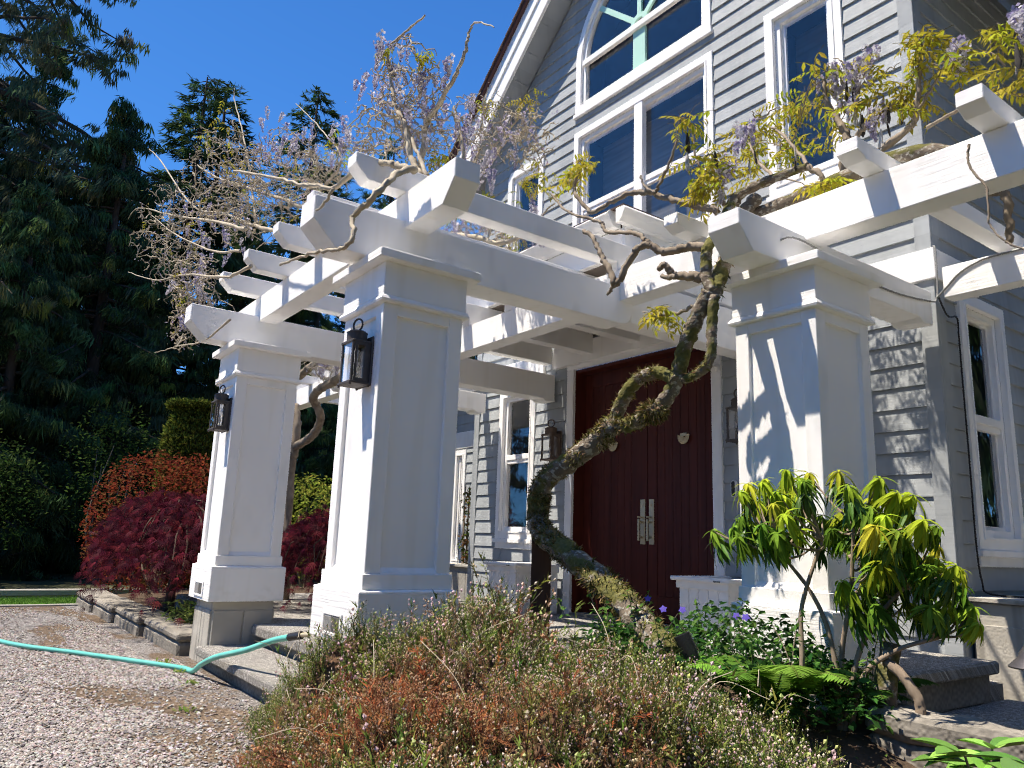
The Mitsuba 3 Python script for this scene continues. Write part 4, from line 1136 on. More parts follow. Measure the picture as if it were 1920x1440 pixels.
put('trunk', tube([(-8.05, 3.1, -0.05), (-8.05, 3.1, 2.7)], [0.36, 0.30], 14), 'tree_bark', k, smooth=True)


# laceleaf maples: drooping strands of narrow dark red leaves
def maple(cx, cy, rx, ry, zt, n, label, seed):
    rg = np.random.default_rng(seed)
    k = thing('laceleaf_maple', label, 'maple', None)
    stems, P, D, S = [], [], [], []
    for i in range(n):
        a = rg.uniform(0, 2 * np.pi)
        q = math.sqrt(rg.uniform(0.02, 1))
        h0 = zt * (1 - 0.10 * q**2) * rg.uniform(0.92, 1.03)
        s = np.linspace(0, 1, 9)
        reach = 0.25 + 0.75 * q
        pts = np.c_[cx + rx * reach * np.cos(a) * s, cy + ry * reach * np.sin(a) * s,
                    0.35 * zt + (h0 - 0.35 * zt) * np.sin(np.pi * np.clip(s * 1.25, 0, 1) * 0.5) - (h0 - 0.12) * (0.92 * q) * np.clip(s - 0.45, 0, 1) ** 1.7 / 0.55**1.7 * rg.uniform(0.55, 1.0)]
        pts[1:] += rg.normal(0, 0.02, (8, 3))
        if i % 4 == 0: stems.append(tube(pts[:8], np.linspace(0.022, 0.004, 8), 5, cap=False))
        m = 34
        u = rg.uniform(0.35, 1.0, m)
        p = np.c_[np.interp(u, s, pts[:, 0]), np.interp(u, s, pts[:, 1]), np.interp(u, s, pts[:, 2])] + rg.normal(0, 0.045, (m, 3))
        P.append(p)
        D.append(np.c_[np.full(m, math.cos(a) * 0.5), np.full(m, math.sin(a) * 0.5), np.full(m, -0.9)] + rg.normal(0, 0.35, (m, 3)))
    P, D = np.vstack(P), np.vstack(D)
    ok = P[:, 2] > np.where(P[:, 1] < 1.5, 0.05, 0.2)
    P, D = P[ok], D[ok]
    fing = merge_tmpl([xf(leaf_tmpl(1 - 0.13 * abs(j), 0.06, 0.0, 0.1, 2), Ry(-np.pi / 2) if j == 0 else Rx(0.33 * j) @ Ry(-np.pi / 2)) for j in (-3, -2, -1, 0, 1, 2, 3)])
    c = vary(((0.070, 0.013, 0.024), (0.105, 0.016, 0.028), (0.050, 0.014, 0.024), (0.135, 0.022, 0.030), (0.085, 0.030, 0.038)), len(P), rg, 0.22)
    m, c = scatter(fing, P, rot_from(D, rg.uniform(0, 6.28, len(P))), 0.105 * rg.uniform(0.6, 1.2, len(P)), c)
    put('crown', m, 'leaf', k, color=c, kind='stuff')
    put('stems', cat(stems), 'tree_bark', k, kind='stuff')
    put('trunk', tube(smooth_path([(cx, cy, -0.02), (cx + 0.05, cy, 0.2), (cx - 0.03, cy + 0.03, 0.5)]), np.linspace(0.06, 0.045, 13), 8, 0.05, rg=rg), 'tree_bark', k, smooth=True)


maple(-3.75, 2.02, 2.05, 0.85, 1.40, 430, 'dark red laceleaf maple drooping over the low concrete wall', 45)
maple(-2.3, 3.35, 1.2, 0.9, 1.25, 190, 'dark red laceleaf maple showing between the two columns', 46)
shrub('bed_plant', 'low grass-like green clump under the red maple', 'plant', [(-2.55, 2.0, 0.22, 0.55, 0.25, 0.16)], 500, 0.11, ((0.14, 0.22, 0.05), (0.22, 0.26, 0.08), (0.10, 0.12, 0.05)), 47, W=0.22, droop=0.5, shell=0.1)

# trellis climber in the grey planter
shrub('trellis_shrub', 'thin shrub with reddish young leaves growing in the trellis planter', 'shrub', [(-3.35, 5.58, 1.50, 0.36, 0.16, 0.32), (-3.4, 5.58, 1.0, 0.34, 0.15, 0.28), (-3.3, 5.55, 0.80, 0.35, 0.17, 0.12)], 900, 0.055, ((0.10, 0.13, 0.03), (0.22, 0.10, 0.04), (0.06, 0.10, 0.025)), 48, stems=[[(-3.6 + 0.09 * i, 5.6, 0.66), (-3.58 + 0.085 * i, 5.58, 1.1), (-3.62 + 0.1 * i, 5.6, 1.7)] for i in range(6)], shell=0.1)


# ---------------------------------------------------------------- heather in the foreground bed
rg = np.random.default_rng(60)
HP = sg.Polygon([(0.62, 1.56), (1.0, 1.40), (1.66, 1.20), (2.32, 0.90), (3.0, 0.52), (3.7, 0.12), (4.35, 0.1), (4.38, 1.0), (4.25, 1.75), (3.95, 2.15), (3.62, 2.55), (3.05, 2.52), (2.35, 2.72), (1.95, 2.45), (1.66, 2.1), (1.64, 1.66), (1.0, 1.66)])


HUM = np.random.default_rng(61).uniform((0.7, 0.0), (4.4, 2.7), (95, 2))


def heather_top(x, y):
    hh = np.interp(x, [0.5, 1.0, 1.5, 2.0, 2.6, 3.2, 4.4], [0.12, 0.19, 0.35, 0.31, 0.27, 0.23, 0.24])
    cl = np.full(np.shape(x), 9.0)
    for hx, hy in HUM:
        cl = np.minimum(cl, np.hypot(x - hx, y - hy))
    hh = hh * (0.50 + 0.68 * np.clip(1 - (cl / 0.27) ** 2, 0, 1) ** 0.6)
    return bed_height(x, y) + hh * (1 + 0.22 * np.sin(5.3 * x + 1) * np.sin(4.7 * y + 2 * x) + 0.16 * np.sin(11 * x + 3 * y) * np.sin(9.7 * y - 4 * x)) * (1 - 0.35 * np.clip((y - 1.9) / 0.5, 0, 1))


lo, hi = np.array(HP.bounds[:2]), np.array(HP.bounds[2:])
from shapely import contains_xy, prepare, points as shp_points, distance as shp_distance
cand = rg.uniform(lo, hi, (90000, 2))
inside = contains_xy(HP, cand[:, 0], cand[:, 1])
cand = cand[inside]
dcam = np.hypot(cand[:, 0] - CX, cand[:, 1])
keep = rg.uniform(0, 1, len(cand)) < np.clip(1.7 / dcam, 0.3, 1)
cand = cand[keep & (dcam > 1.4)][:16500]
edge = shp_distance(HP.exterior, shp_points(cand))
x, y = cand.T
tap = np.clip(edge / 0.26, 0.25, 1) ** 0.7
soilz = bed_height(x, y)
zt = soilz + (heather_top(x, y) - soilz) * tap
n = len(cand)
from meshkit import fbm as mfbm
pat = np.asarray(mfbm(np.c_[x * 1.9, y * 1.9, 0 * x + 2.3])).reshape(-1)
pat = (pat - pat.mean()) / pat.std()
fine_ = np.asarray(mfbm(np.c_[x * 7, y * 7, 0 * x + 5.3])).reshape(-1)
fine_ = (fine_ - fine_.mean()) / fine_.std()
rust_bias = 2.7 * np.exp(-(((x - 3.25) / 0.62) ** 2 + ((y - 1.12) / 0.36) ** 2)) - 0.35 * np.clip((y - 1.35) / 0.3, 0, 1) - 0.80 - 0.9 * np.clip((y - 1.0 * (5.14 - x)) / 0.5, 0, 1)
state = -0.22 + pat * 0.42 + fine_ * 0.45 + rust_bias + rg.normal(0, 0.5, n)   # > 0.5 dead and rusty, else green
dead = state > 0.15
brown = (~dead) & (state > -0.35)


def heather_tmpl(rg, bloom, needles=30):
    out = []
    L = 1.0
    bend = rg.normal(0, 0.10, 2)
    def at(t): return np.array([bend[0] * t * t, bend[1] * t * t, L * t])
    # stem
    w = 0.008
    out.append((np.array([at(0) + [w, 0, 0], at(0) + [-w / 2, w, 0], at(0) + [-w / 2, -w, 0], at(0.55) + [w * .7, 0, 0], at(0.55) + [-w / 3, w * .7, 0], at(0.55) + [-w / 3, -w * .7, 0], at(1)]),
                np.array([[0, 1, 4], [0, 4, 3], [1, 2, 5], [1, 5, 4], [2, 0, 3], [2, 3, 5], [3, 4, 6], [4, 5, 6], [5, 3, 6]])))
    kinds = [0] * 7
    for i in range(needles):
        t = rg.uniform(0.12, 0.98)
        a = rg.uniform(0, 6.28)
        b = at(t)
        ln = rg.uniform(0.07, 0.12)
        d = np.array([math.cos(a), math.sin(a), 0.9]) * ln
        s = np.array([-math.sin(a), math.cos(a), 0]) * 0.011
        out.append((np.array([b - s, b + s, b + d]), np.array([[0, 1, 2]])))
        kinds += [1] * 3
    for i in range(bloom):
        t = rg.uniform(0.45, 1.0)
        a = rg.uniform(0, 6.28)
        b = at(t) + np.array([math.cos(a), math.sin(a), 0.1]) * 0.055
        r = rg.uniform(0.016, 0.027)
        o = np.array([[r, 0, 0], [0, r, 0], [-r, 0, 0], [0, -r, 0], [0, 0, 1.3 * r], [0, 0, -1.5 * r]]) + b
        out.append((o, np.array([[0, 1, 4], [1, 2, 4], [2, 3, 4], [3, 0, 4], [1, 0, 5], [2, 1, 5], [3, 2, 5], [0, 3, 5]])))
        kinds += [2] * 6
    v, f = merge_tmpl(out)
    return (v, f), np.array(kinds)


hk = thing('heather', 'wide mat of half dead heather, rusty brown and green with pale blossoms, in the foreground', 'heather')
res = []
for grp, (sel, pal_leaf, pal_stem, pal_bl, blooms) in enumerate([
        (dead, ((0.34, 0.115, 0.044), (0.38, 0.16, 0.07), (0.24, 0.09, 0.045), (0.30, 0.16, 0.085)), ((0.16, 0.09, 0.06),), ((0.46, 0.30, 0.17), (0.36, 0.19, 0.10)), 4),
        (brown, ((0.15, 0.115, 0.05), (0.10, 0.10, 0.035), (0.20, 0.13, 0.065)), ((0.15, 0.10, 0.065),), ((0.62, 0.50, 0.36), (0.50, 0.33, 0.24)), 5),
        (~dead & ~brown, ((0.085, 0.13, 0.028), (0.125, 0.175, 0.038), (0.06, 0.10, 0.024), (0.19, 0.22, 0.045)), ((0.13, 0.09, 0.05),), ((0.70, 0.60, 0.50), (0.60, 0.42, 0.44), (0.50, 0.52, 0.20)), 5)]):
    idx = np.nonzero(sel)[0]
    for v_ in range(3):
        ii = idx[v_::3]
        if not len(ii): continue
        tm, kd = heather_tmpl(rg, 2 * blooms if v_ == 1 else blooms if v_ else blooms // 2, 32)
        m = len(ii)
        ln = rg.uniform(0.08, 0.19, m) * np.clip(tap[ii], 0.6, 1) * np.clip(0.45 + 0.2 * np.hypot(x[ii] - CX, y[ii]), 0.6, 1.15)
        tall = rg.uniform(0, 1, m) < 0.07
        ln[tall] *= rg.uniform(1.2, 1.75, tall.sum())
        lift = np.where(tall, 0.35 * ln, 0.0)
        base = np.c_[x[ii], y[ii], zt[ii] - ln * rg.uniform(0.55, 1.25, m) - 0.01 + lift]
        outw = np.c_[rg.normal(0, 0.38, m), rg.normal(0, 0.38, m), np.ones(m)]
        flat = rg.uniform(0, 1, m) < (0.4 if grp == 0 else 0.12)
        outw[flat, 2] = 0.25
        mm, _ = scatter(tm, base, rot_from(outw, rg.uniform(0, 6.28, m)), ln)
        cl, cs, cb = vary(pal_leaf, m, rg, 0.22), vary(pal_stem, m, rg, 0.2), vary(pal_bl, m, rg, 0.12)
        pick = np.stack([cs, cl, cb], 1)
        res.append((mm, pick[:, kd].reshape(-1, 3)))
m, c = join(res)
put('sprig', m, 'leaf_matte', hk, color=np.clip(c, 0.003, 1), kind='stuff')
# the woody mass under the sprigs
gx, gy = np.meshgrid(np.linspace(lo[0], hi[0], 120), np.linspace(lo[1], hi[1], 110))
g = grid(lo[0], hi[0], lo[1], hi[1], 120, 110, lambda a, b: 0 * a)
gv = g.vertices
ed = shp_distance(HP.exterior, shp_points(gv[:, :2])) * np.where(contains_xy(HP, gv[:, 0], gv[:, 1]), 1, -1)
sz = bed_height(gv[:, 0], gv[:, 1])
gz = sz + (heather_top(gv[:, 0], gv[:, 1]) - sz) * np.clip(ed / 0.26, 0, 1) ** 0.7 - 0.075 - 0.03 * rg.uniform(0, 1, len(gv))
g.vertices = np.c_[gv[:, :2] + rg.normal(0, 0.006, (len(gv), 2)), np.where(ed > 0, gz, sz - 0.06)]
fk = (ed[g.faces] > -0.03).all(axis=1)
mat('litter', mikit.proc(lambda p, n, uv: mix((0.045, 0.028, 0.018), (0.17, 0.10, 0.06), fbm(p.x * 26, p.y * 26, p.z * 26, 3))), 0.95, 0.1, lambda p, n, uv: 0.02 * fbm(p.x * 60, p.y * 60, p.z * 60, 2), 1.0)
put('woody_mass', trimesh.Trimesh(g.vertices, g.faces[fk], process=False), 'litter', hk, kind='stuff')
# bare curved twigs standing out of the heather
tw = []
for i in range(70):
    q = cand[rg.integers(0, n)]
    if math.hypot(q[0] - CX, q[1]) < 2.1: continue
    z = float(heather_top(q[0], q[1])) - 0.05
    a = rg.uniform(0, 6.28); L = rg.uniform(0.1, 0.28)
    tw.append(tube(smooth_path([(q[0], q[1], z), (q[0] + 0.4 * L * math.cos(a), q[1] + 0.4 * L * math.sin(a), z + 0.5 * L), (q[0] + L * math.cos(a), q[1] + L * math.sin(a), z + 0.5 * L + rg.uniform(-0.1, 0.1))]), 0.0013, 4))
put('dry_twig', cat(tw), 'twig_pale', hk, kind='stuff')

# ---------------------------------------------------------------- periwinkle, ferns, pieris, leafy plants at right
rg = np.random.default_rng(70)
k = thing('periwinkle', 'green periwinkle ground cover with a few violet flowers between the columns', 'ground cover')
PP = sg.Polygon([(2.05, 2.62), (2.3, 2.50), (2.6, 2.42), (2.95, 2.5), (3.5, 2.6), (3.55, 2.95), (3.2, 3.35), (2.45, 3.38), (2.05, 3.35), (1.95, 2.9)])
lo2, hi2 = np.array(PP.bounds[:2]), np.array(PP.bounds[2:])
q = rg.uniform(lo2, hi2, (5200, 2))
q = q[contains_xy(PP, q[:, 0], q[:, 1])]
hgt = 0.16 + 0.16 * np.exp(-(((q[:, 0] - 2.5) / 0.22) ** 2 + ((q[:, 1] - 2.52) / 0.2) ** 2)) + 0.22 * np.exp(-(((q[:, 0] - 2.75) / 0.4) ** 2 + ((q[:, 1] - 3.1) / 0.3) ** 2)) + 0.04 * np.sin(9 * q[:, 0]) * np.sin(8 * q[:, 1])
z = bed_height(q[:, 0], q[:, 1]) + hgt * rg.uniform(0.55, 1.08, len(q))
n = len(q)
m, c = scatter(leaf_tmpl(1, 0.5, 0.2, 0.2, 2), np.c_[q, z], upright_frames(n, rg, 0.6), 0.042 * rg.uniform(0.6, 1.3, n), vary(((0.03, 0.085, 0.020), (0.05, 0.13, 0.028), (0.10, 0.20, 0.045), (0.02, 0.055, 0.018)), n, rg, 0.2))
st = []
for i in range(26):
    b = q[rg.integers(0, n)]
    zb = float(bed_height(b[0], b[1])) + 0.1
    L = rg.uniform(0.2, 0.36)
    e = rg.normal(0, 0.07, 2)
    path = smooth_path([(b[0], b[1], zb), (b[0] + e[0] * 0.4, b[1] + e[1] * 0.4, zb + 0.6 * L), (b[0] + e[0], b[1] + e[1], zb + L)])
    st.append(tube(path, 0.002, 4))
    pp = path[4:]
    mm, cc = scatter(leaf_tmpl(1, 0.5, 0.2, 0.2, 2), np.repeat(pp, 2, axis=0), upright_frames(2 * len(pp), rg, 0.7), 0.036 * rg.uniform(0.7, 1.2, 2 * len(pp)), vary(((0.08, 0.18, 0.04), (0.13, 0.24, 0.05)), 2 * len(pp), rg, 0.15))
    m = cat([m, mm]); c = np.vstack([c, cc])
put('foliage', m, 'leaf', k, color=c, kind='stuff')
put('stems', cat(st), 'shrub_bark', k, kind='stuff')
petal = merge_tmpl([xf(leaf_tmpl(1, 0.75, 0.1, 0.0, 2), Rz(2 * np.pi * j / 5)) for j in range(5)])
for (fx, fy) in ((2.62, 2.72), (2.70, 2.76), (3.0, 2.82), (2.35, 2.9), (2.85, 2.95)):
    zf = float(bed_height(fx, fy)) + 0.36 + rg.uniform(-0.04, 0.06)
    mm, cc = scatter(petal, [[fx, fy, zf]], rot_from([[0.5, -0.7, 0.5]], [rg.uniform(0, 6)]), 0.020, [[0.16, 0.12, 0.55]])
    put('flower', mm, 'petal', k, color=cc)


def fern(cx, cy, z0, nf, L, label, seed, cols=((0.12, 0.26, 0.035), (0.19, 0.36, 0.05)), up=1.15):
    rg = np.random.default_rng(seed)
    k = thing('fern', label, 'fern', 'ferns in the planting bed')
    for i in range(nf):
        a = 2 * np.pi * (i + rg.uniform(-0.3, 0.3)) / nf
        l = L * rg.uniform(0.75, 1.1)
        s = np.linspace(0, 1, 16)
        out = l * 0.75 * s
        z = z0 + l * (up * s - 0.62 * up * s**2.2)
        path = np.c_[cx + out * math.cos(a), cy + out * math.sin(a), z]
        ms, cs = [], []
        t = np.gradient(path, axis=0); t /= np.linalg.norm(t, axis=1, keepdims=True)
        sidev = np.cross(t, [0, 0, 1.0]); sidev /= np.linalg.norm(sidev, axis=1, keepdims=True)
        nrm = np.cross(sidev, t)
        u = np.linspace(0.10, 0.985, 34)
        pos = np.c_[[np.interp(u, s, path[:, j]) for j in range(3)]].T
        tt = np.c_[[np.interp(u, s, t[:, j]) for j in range(3)]].T
        ss = np.c_[[np.interp(u, s, sidev[:, j]) for j in range(3)]].T
        nn = np.c_[[np.interp(u, s, nrm[:, j]) for j in range(3)]].T
        wl = 0.26 * l * np.sin(np.pi * np.clip(u * 0.82 + 0.14, 0, 1)) ** 1.1
        col = vary(cols, 1, rg, 0.12)[0]
        for sg_ in (-1, 1):
            X = ss * sg_ + 0.35 * tt + rg.normal(0, 0.05, (len(u), 3))
            X /= np.linalg.norm(X, axis=1, keepdims=True)
            Y = np.cross(nn, X)
            R = np.stack([X, Y, np.cross(X, Y)], axis=2)
            m_, c_ = scatter(leaf_tmpl(1, 0.22, 0.22, 0.1, 3), pos, R, wl, np.repeat(col[None], len(u), 0) * (1 + rg.normal(0, 0.08, (len(u), 1))))
            ms.append(m_); cs.append(c_)
        st = tube(path, np.linspace(0.0035, 0.001, len(path)), 4)
        ms.append(st); cs.append(np.repeat([[0.16, 0.17, 0.05]], len(st.vertices), 0))
        put('frond', cat(ms), 'leaf', k, color=np.clip(np.vstack(cs), 0.003, 1))
    return k


fern(3.17, 2.74, 0.33, 9, 0.52, 'bright green fern behind the shrub stems, left of its trunk', 71)
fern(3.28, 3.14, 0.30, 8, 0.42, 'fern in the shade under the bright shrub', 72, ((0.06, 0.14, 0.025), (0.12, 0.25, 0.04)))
fern(3.98, 2.20, 0.27, 6, 0.20, 'small pale green fern at the lower right by the curb wall', 73, ((0.22, 0.36, 0.07), (0.28, 0.42, 0.09)), 0.55)

# pieris: leaning stems and whorls of long drooping leaves
rg = np.random.default_rng(80)
pk = thing('pieris_shrub', 'evergreen shrub with bright lime drooping leaves in front of the right column', 'shrub')
bx, by, bz = 3.32, 2.975, 0.25
c1, c2 = np.array([3.235, 2.996, 1.118]), np.array([3.535, 3.157, 0.85])
whorls = []
for cc, rx, ry, rz, m in ((c1, 0.47, 0.33, 0.26, 66), (c2, 0.25, 0.25, 0.28, 42), (np.array([3.492, 3.124, 1.0]), 0.14, 0.14, 0.10, 4)):
    cnt = 0
    while cnt < m:
        d = rand_dirs(1, rg)[0]
        if d[2] < -0.35: continue
        p = cc + d * np.array([rx, ry, rz]) * rg.uniform(0.55, 1.06)
        if any(np.linalg.norm(p - w[0]) < 0.06 for w in whorls): continue
        whorls.append((p, d, d[2])); cnt += 1
roots = [np.array([bx, by, bz]), np.array([bx + 0.01, by + 0.03, bz]), np.array([3.225, 2.868, 0.294])]
mains = [smooth_path([roots[0], (3.3, 2.985, 0.593), (3.235, 2.975, 0.807), (3.107, 2.921, 1.0)]), smooth_path([roots[0], (3.364, 3.05, 0.593), (3.439, 3.103, 0.765), (3.535, 3.157, 0.893)]),
         smooth_path([roots[2], (3.225, 2.878, 0.572), (3.214, 2.91, 0.786), (3.278, 2.975, 1.054)]), smooth_path([roots[1], (3.3, 3.039, 0.572), (3.342, 3.06, 0.839), (3.385, 3.039, 1.128)]),
         smooth_path([roots[1], (3.407, 2.996, 0.518), (3.514, 3.06, 0.636), (3.642, 3.178, 0.7)])]
for i, mn in enumerate(mains):
    put('stem', tube(mn, np.linspace(0.013, 0.007, len(mn)), 8, 0.06, rg=rg), 'shrub_bark', pk, smooth=True)
allm = np.vstack(mains)
tws = []
wt = []
for j in range(13):
    a = 2 * np.pi * j / 13 + rg.uniform(-0.2, 0.2)
    el = rg.uniform(-1.25, -0.1)
    wt.append(xf(leaf_tmpl(rg.uniform(0.75, 1.1), 0.165, rg.uniform(0.25, 0.8), 0.22, 4), Rz(a) @ Ry(-el)))
for j in range(6):
    a = 2 * np.pi * j / 6 + 0.3
    wt.append(xf(leaf_tmpl(rg.uniform(0.35, 0.6), 0.13, 0.7, 0.2, 3), Rz(a) @ Ry(rg.uniform(-0.5, 0.4)), t=(0, 0, 0.03)))
wt2 = merge_tmpl(wt)
kindv = np.concatenate([np.zeros(len(w[0])) if i < 13 else np.ones(len(w[0])) for i, w in enumerate(wt)])
for p, d, up in whorls:
    # twig from the nearest lower point of the stems
    dist = np.linalg.norm(allm - p, axis=1) + 2.0 * np.clip(allm[:, 2] - p[2] + 0.05, 0, 1)
    s = allm[np.argmin(dist)]
    tws.append(tube(smooth_path([s, s * 0.5 + p * 0.5 + [0, 0, -0.02], p]), np.linspace(0.006, 0.003, 13), 5, cap=False))
    outer = np.clip(up * 0.8 + 0.35, 0, 1)
    new = rg.uniform(0, 1) < 0.10 + 0.80 * outer
    ax = d * 0.42 + np.array([0, 0, 0.85]) + rg.normal(0, 0.12, 3)
    base = vary(((0.30, 0.38, 0.028), (0.38, 0.45, 0.035), (0.42, 0.44, 0.04), (0.22, 0.32, 0.028)), 1, rg, 0.1) if new else vary(((0.10, 0.19, 0.02), (0.15, 0.26, 0.03)), 1, rg, 0.15)
    mm, cc = scatter(wt2, [p], rot_from([ax], [rg.uniform(0, 6.28)]), 0.106 * rg.uniform(0.7, 1.3), base)
    cc = cc * (1 + 0.35 * kindv[:, None]) * (1 + rg.normal(0, 0.05, (len(cc), 1)))
    put('leaf_whorl', mm, 'leaf', pk, color=np.clip(cc, 0.003, 1))
    # older dark leaves just below the tip
    if rg.uniform() < 0.55:
        mm, cc = scatter(wt2, [p - ax / np.linalg.norm(ax) * 0.05], rot_from([ax], [rg.uniform(0, 6.28)]), 0.11 * rg.uniform(0.85, 1.15), vary(((0.05, 0.11, 0.014), (0.07, 0.15, 0.018)), 1, rg, 0.15))
        put('leaf_whorl', mm, 'leaf_glossy', pk, color=cc)
put('twigs', cat(tws), 'shrub_bark', pk, kind='stuff')
# old cut stump with moss beside it
k = thing('cut_stump', 'mossy old stump with a pale bent root beside the shrub stems', 'stump')
put('stump', tube(smooth_path([(3.449, 3.103, 0.251), (3.439, 3.103, 0.465), (3.46, 3.135, 0.658)]), [0.048] * 4 + [0.044] * 5 + [0.038] * 4, 12, 0.08, rg=rg), 'mossy_bark', k, smooth=True)
put('root', tube(smooth_path([(3.471, 3.06, 0.593), (3.535, 3.06, 0.551), (3.588, 3.071, 0.465), (3.588, 3.071, 0.379)]), 0.02, 8, 0.08, rg=rg), 'shrub_bark', k, smooth=True)


# leafy plants in the lower right corner
def leafy(cx, cy, z0, nst, label, seed, L=0.10):
    rg = np.random.default_rng(seed)
    k = thing('leafy_plant', label, 'plant', 'leafy plants in the lower right corner')
    for i in range(nst):
        a = rg.uniform(0, 6.28); h = rg.uniform(0.12, 0.24); o = rg.uniform(0.02, 0.10)
        pth = smooth_path([(cx, cy, z0 - 0.05), (cx + o * 0.5 * math.cos(a), cy + o * 0.5 * math.sin(a), z0 + 0.6 * h), (cx + o * math.cos(a), cy + o * math.sin(a), z0 + h)])
        put('stem', tube(pth, 0.003, 5), 'shrub_bark', k)
        p = np.array(pth)[[4, 7, 9, 11, 12, 12, 12, 12]]
        m, c = scatter(leaf_tmpl(1, 0.46, 0.30, 0.25, 5), p, np.array([Rz(rg.uniform(0, 6.28)) @ Ry(-rg.uniform(-0.1, 0.6)) for _ in p]), L * rg.uniform(0.7, 1.25, len(p)), vary(((0.13, 0.27, 0.04), (0.20, 0.36, 0.06), (0.08, 0.19, 0.03)), len(p), rg, 0.12))
        nv = len(m.vertices) // len(p)
        for j in range(len(p)):
            put('leaf', trimesh.Trimesh(m.vertices[j * nv:(j + 1) * nv], m.faces[:len(m.faces) // len(p)], process=False), 'leaf_glossy', k, color=c[j * nv:(j + 1) * nv])


leafy(4.27, 2.0, 0.33, 4, 'glossy green leafy plant below the curb wall, leftmost of the corner', 91)
leafy(4.44, 1.84, 0.36, 5, 'glossy green leafy plant in the lower right corner of the bed', 92, 0.10)
leafy(4.50, 2.08, 0.40, 5, 'taller leafy plant at the right edge under the path light', 93, 0.10)
# leaf litter and bark on the soil near the curb
rg = np.random.default_rng(95)
q = np.c_[rg.uniform(3.3, 4.6, 900), rg.uniform(1.7, 2.95, 900)]
m, c = scatter(leaf_tmpl(1, 0.45, 0.3, 0.3, 2), np.c_[q, bed_height(q[:, 0], q[:, 1]) + 0.008], upright_frames(900, rg, 0.35), 0.028 * rg.uniform(0.4, 1.3, 900), vary(((0.25, 0.16, 0.09), (0.36, 0.27, 0.17), (0.12, 0.08, 0.05), (0.10, 0.14, 0.03)), 900, rg, 0.2))
key = put('leaf_litter', m, 'leaf_matte', color=c)
lab(key, 'dry leaf litter on the soil near the curb wall', 'leaf litter', kind='stuff')

# ---------------------------------------------------------------- gravel stones and weeds
rg = np.random.default_rng(97)
NS = 52000
u = rg.uniform(0, 1, (NS * 4, 2))
gx, gy = -6.1 + 8.6 * u[:, 0] ** 0.8, -1.4 + 3.05 * u[:, 1]
ok = (bed_height(gx, gy) < 0.03) & ~((gy > 1.62) & (gx > -1.1)) & ~((gy > 1.42) & (gx < -1.5)) & ~((gx > -1.56) & (gx < -1.03) & (gy > 1.6))
ok &= (np.hypot(gx - CX, gy) > 2.6) & (np.arctan2(gx - CX, gy) > math.radians(-93)) & (np.arctan2(gx - CX, gy) < math.radians(-50))
gx, gy = gx[ok], gy[ok]
dens = np.asarray(mfbm(np.c_[gx * 1.2, gy * 2.4, 0 * gx + 1.1])).reshape(-1)
dens = (dens - dens.mean()) / dens.std()
edge_b = np.exp(-((0.50 * (gx - 0.35) + (gy - 1.62)) / 0.30) ** 2)
gk = rg.uniform(0, 1, len(gx)) < np.clip(0.95 - 0.75 * np.clip(dens - 0.25, 0, 2) - 0.75 * edge_b, 0.10, 1) * np.clip(4.2 / np.hypot(gx - CX, gy), 0.35, 1)
gx, gy = gx[gk][:NS], gy[gk][:NS]
n = len(gx)
octv = np.array([[1, 0, 0], [0, 1, 0], [-1, 0, 0], [0, -1, 0], [0, 0, 1], [0, 0, -1], [0.62, 0.62, 0.5], [-0.62, 0.55, 0.45], [-0.5, -0.65, 0.5], [0.6, -0.55, 0.5]])
stone = trimesh.convex.convex_hull(octv)
sc = np.c_[rg.uniform(0.006, 0.013, n), rg.uniform(0.005, 0.010, n), rg.uniform(0.004, 0.007, n)] * rg.choice([0.8, 1.0, 1.25], n)[:, None]
m, c = scatter((stone.vertices, stone.faces), np.c_[gx, gy, sc[:, 2] * 0.4], upright_frames(n, rg, 0.4), sc, vary(((0.35, 0.32, 0.305), (0.27, 0.25, 0.235), (0.42, 0.40, 0.38), (0.20, 0.18, 0.17), (0.31, 0.255, 0.225)), n, rg, 0.12))
lab(put('gravel_stones', m, 'vc_solid', color=c), 'loose pale gravel stones covering the driveway', 'gravel', kind='stuff')
# grass blades on the lawn strip and small weeds
nb = 9000
q = np.c_[rg.uniform(-7.38, -6.3, nb), rg.uniform(-0.4, 1.9, nb), np.full(nb, 0.0)]
m, c = scatter((np.array([[-0.06, 0, 0], [0.06, 0, 0], [0.0, 0.15, 1.0]]), np.array([[0, 1, 2]])), q, upright_frames(nb, rg, 0.4), rg.uniform(0.03, 0.06, nb), vary(((0.09, 0.19, 0.03), (0.14, 0.25, 0.045), (0.06, 0.14, 0.02)), nb, rg, 0.15))
lab(put('lawn_grass', m, 'leaf_matte', color=c), 'short green grass of the lawn strip', 'grass', kind='stuff')
q = []
for wx, wy in ((-0.85, 1.52), (-1.3, 1.5), (0.4, 1.25), (-0.4, 1.47)):
    q.append(np.c_[rg.normal(wx, 0.05, 26), rg.normal(wy, 0.03, 26), np.full(26, 0.006)])
q = np.vstack(q)
m, c = scatter(leaf_tmpl(1, 0.35, 0.2, 0.2, 2), q, np.array([Rz(rg.uniform(0, 6.28)) @ Ry(-rg.uniform(0.2, 1.2)) for _ in q]), rg.uniform(0.02, 0.05, len(q)), vary(((0.13, 0.20, 0.04), (0.22, 0.26, 0.06)), len(q), rg, 0.15))
lab(put('gravel_weeds', m, 'leaf', color=c), 'small green weeds at the gravel edge near the steps', 'weeds', kind='stuff')

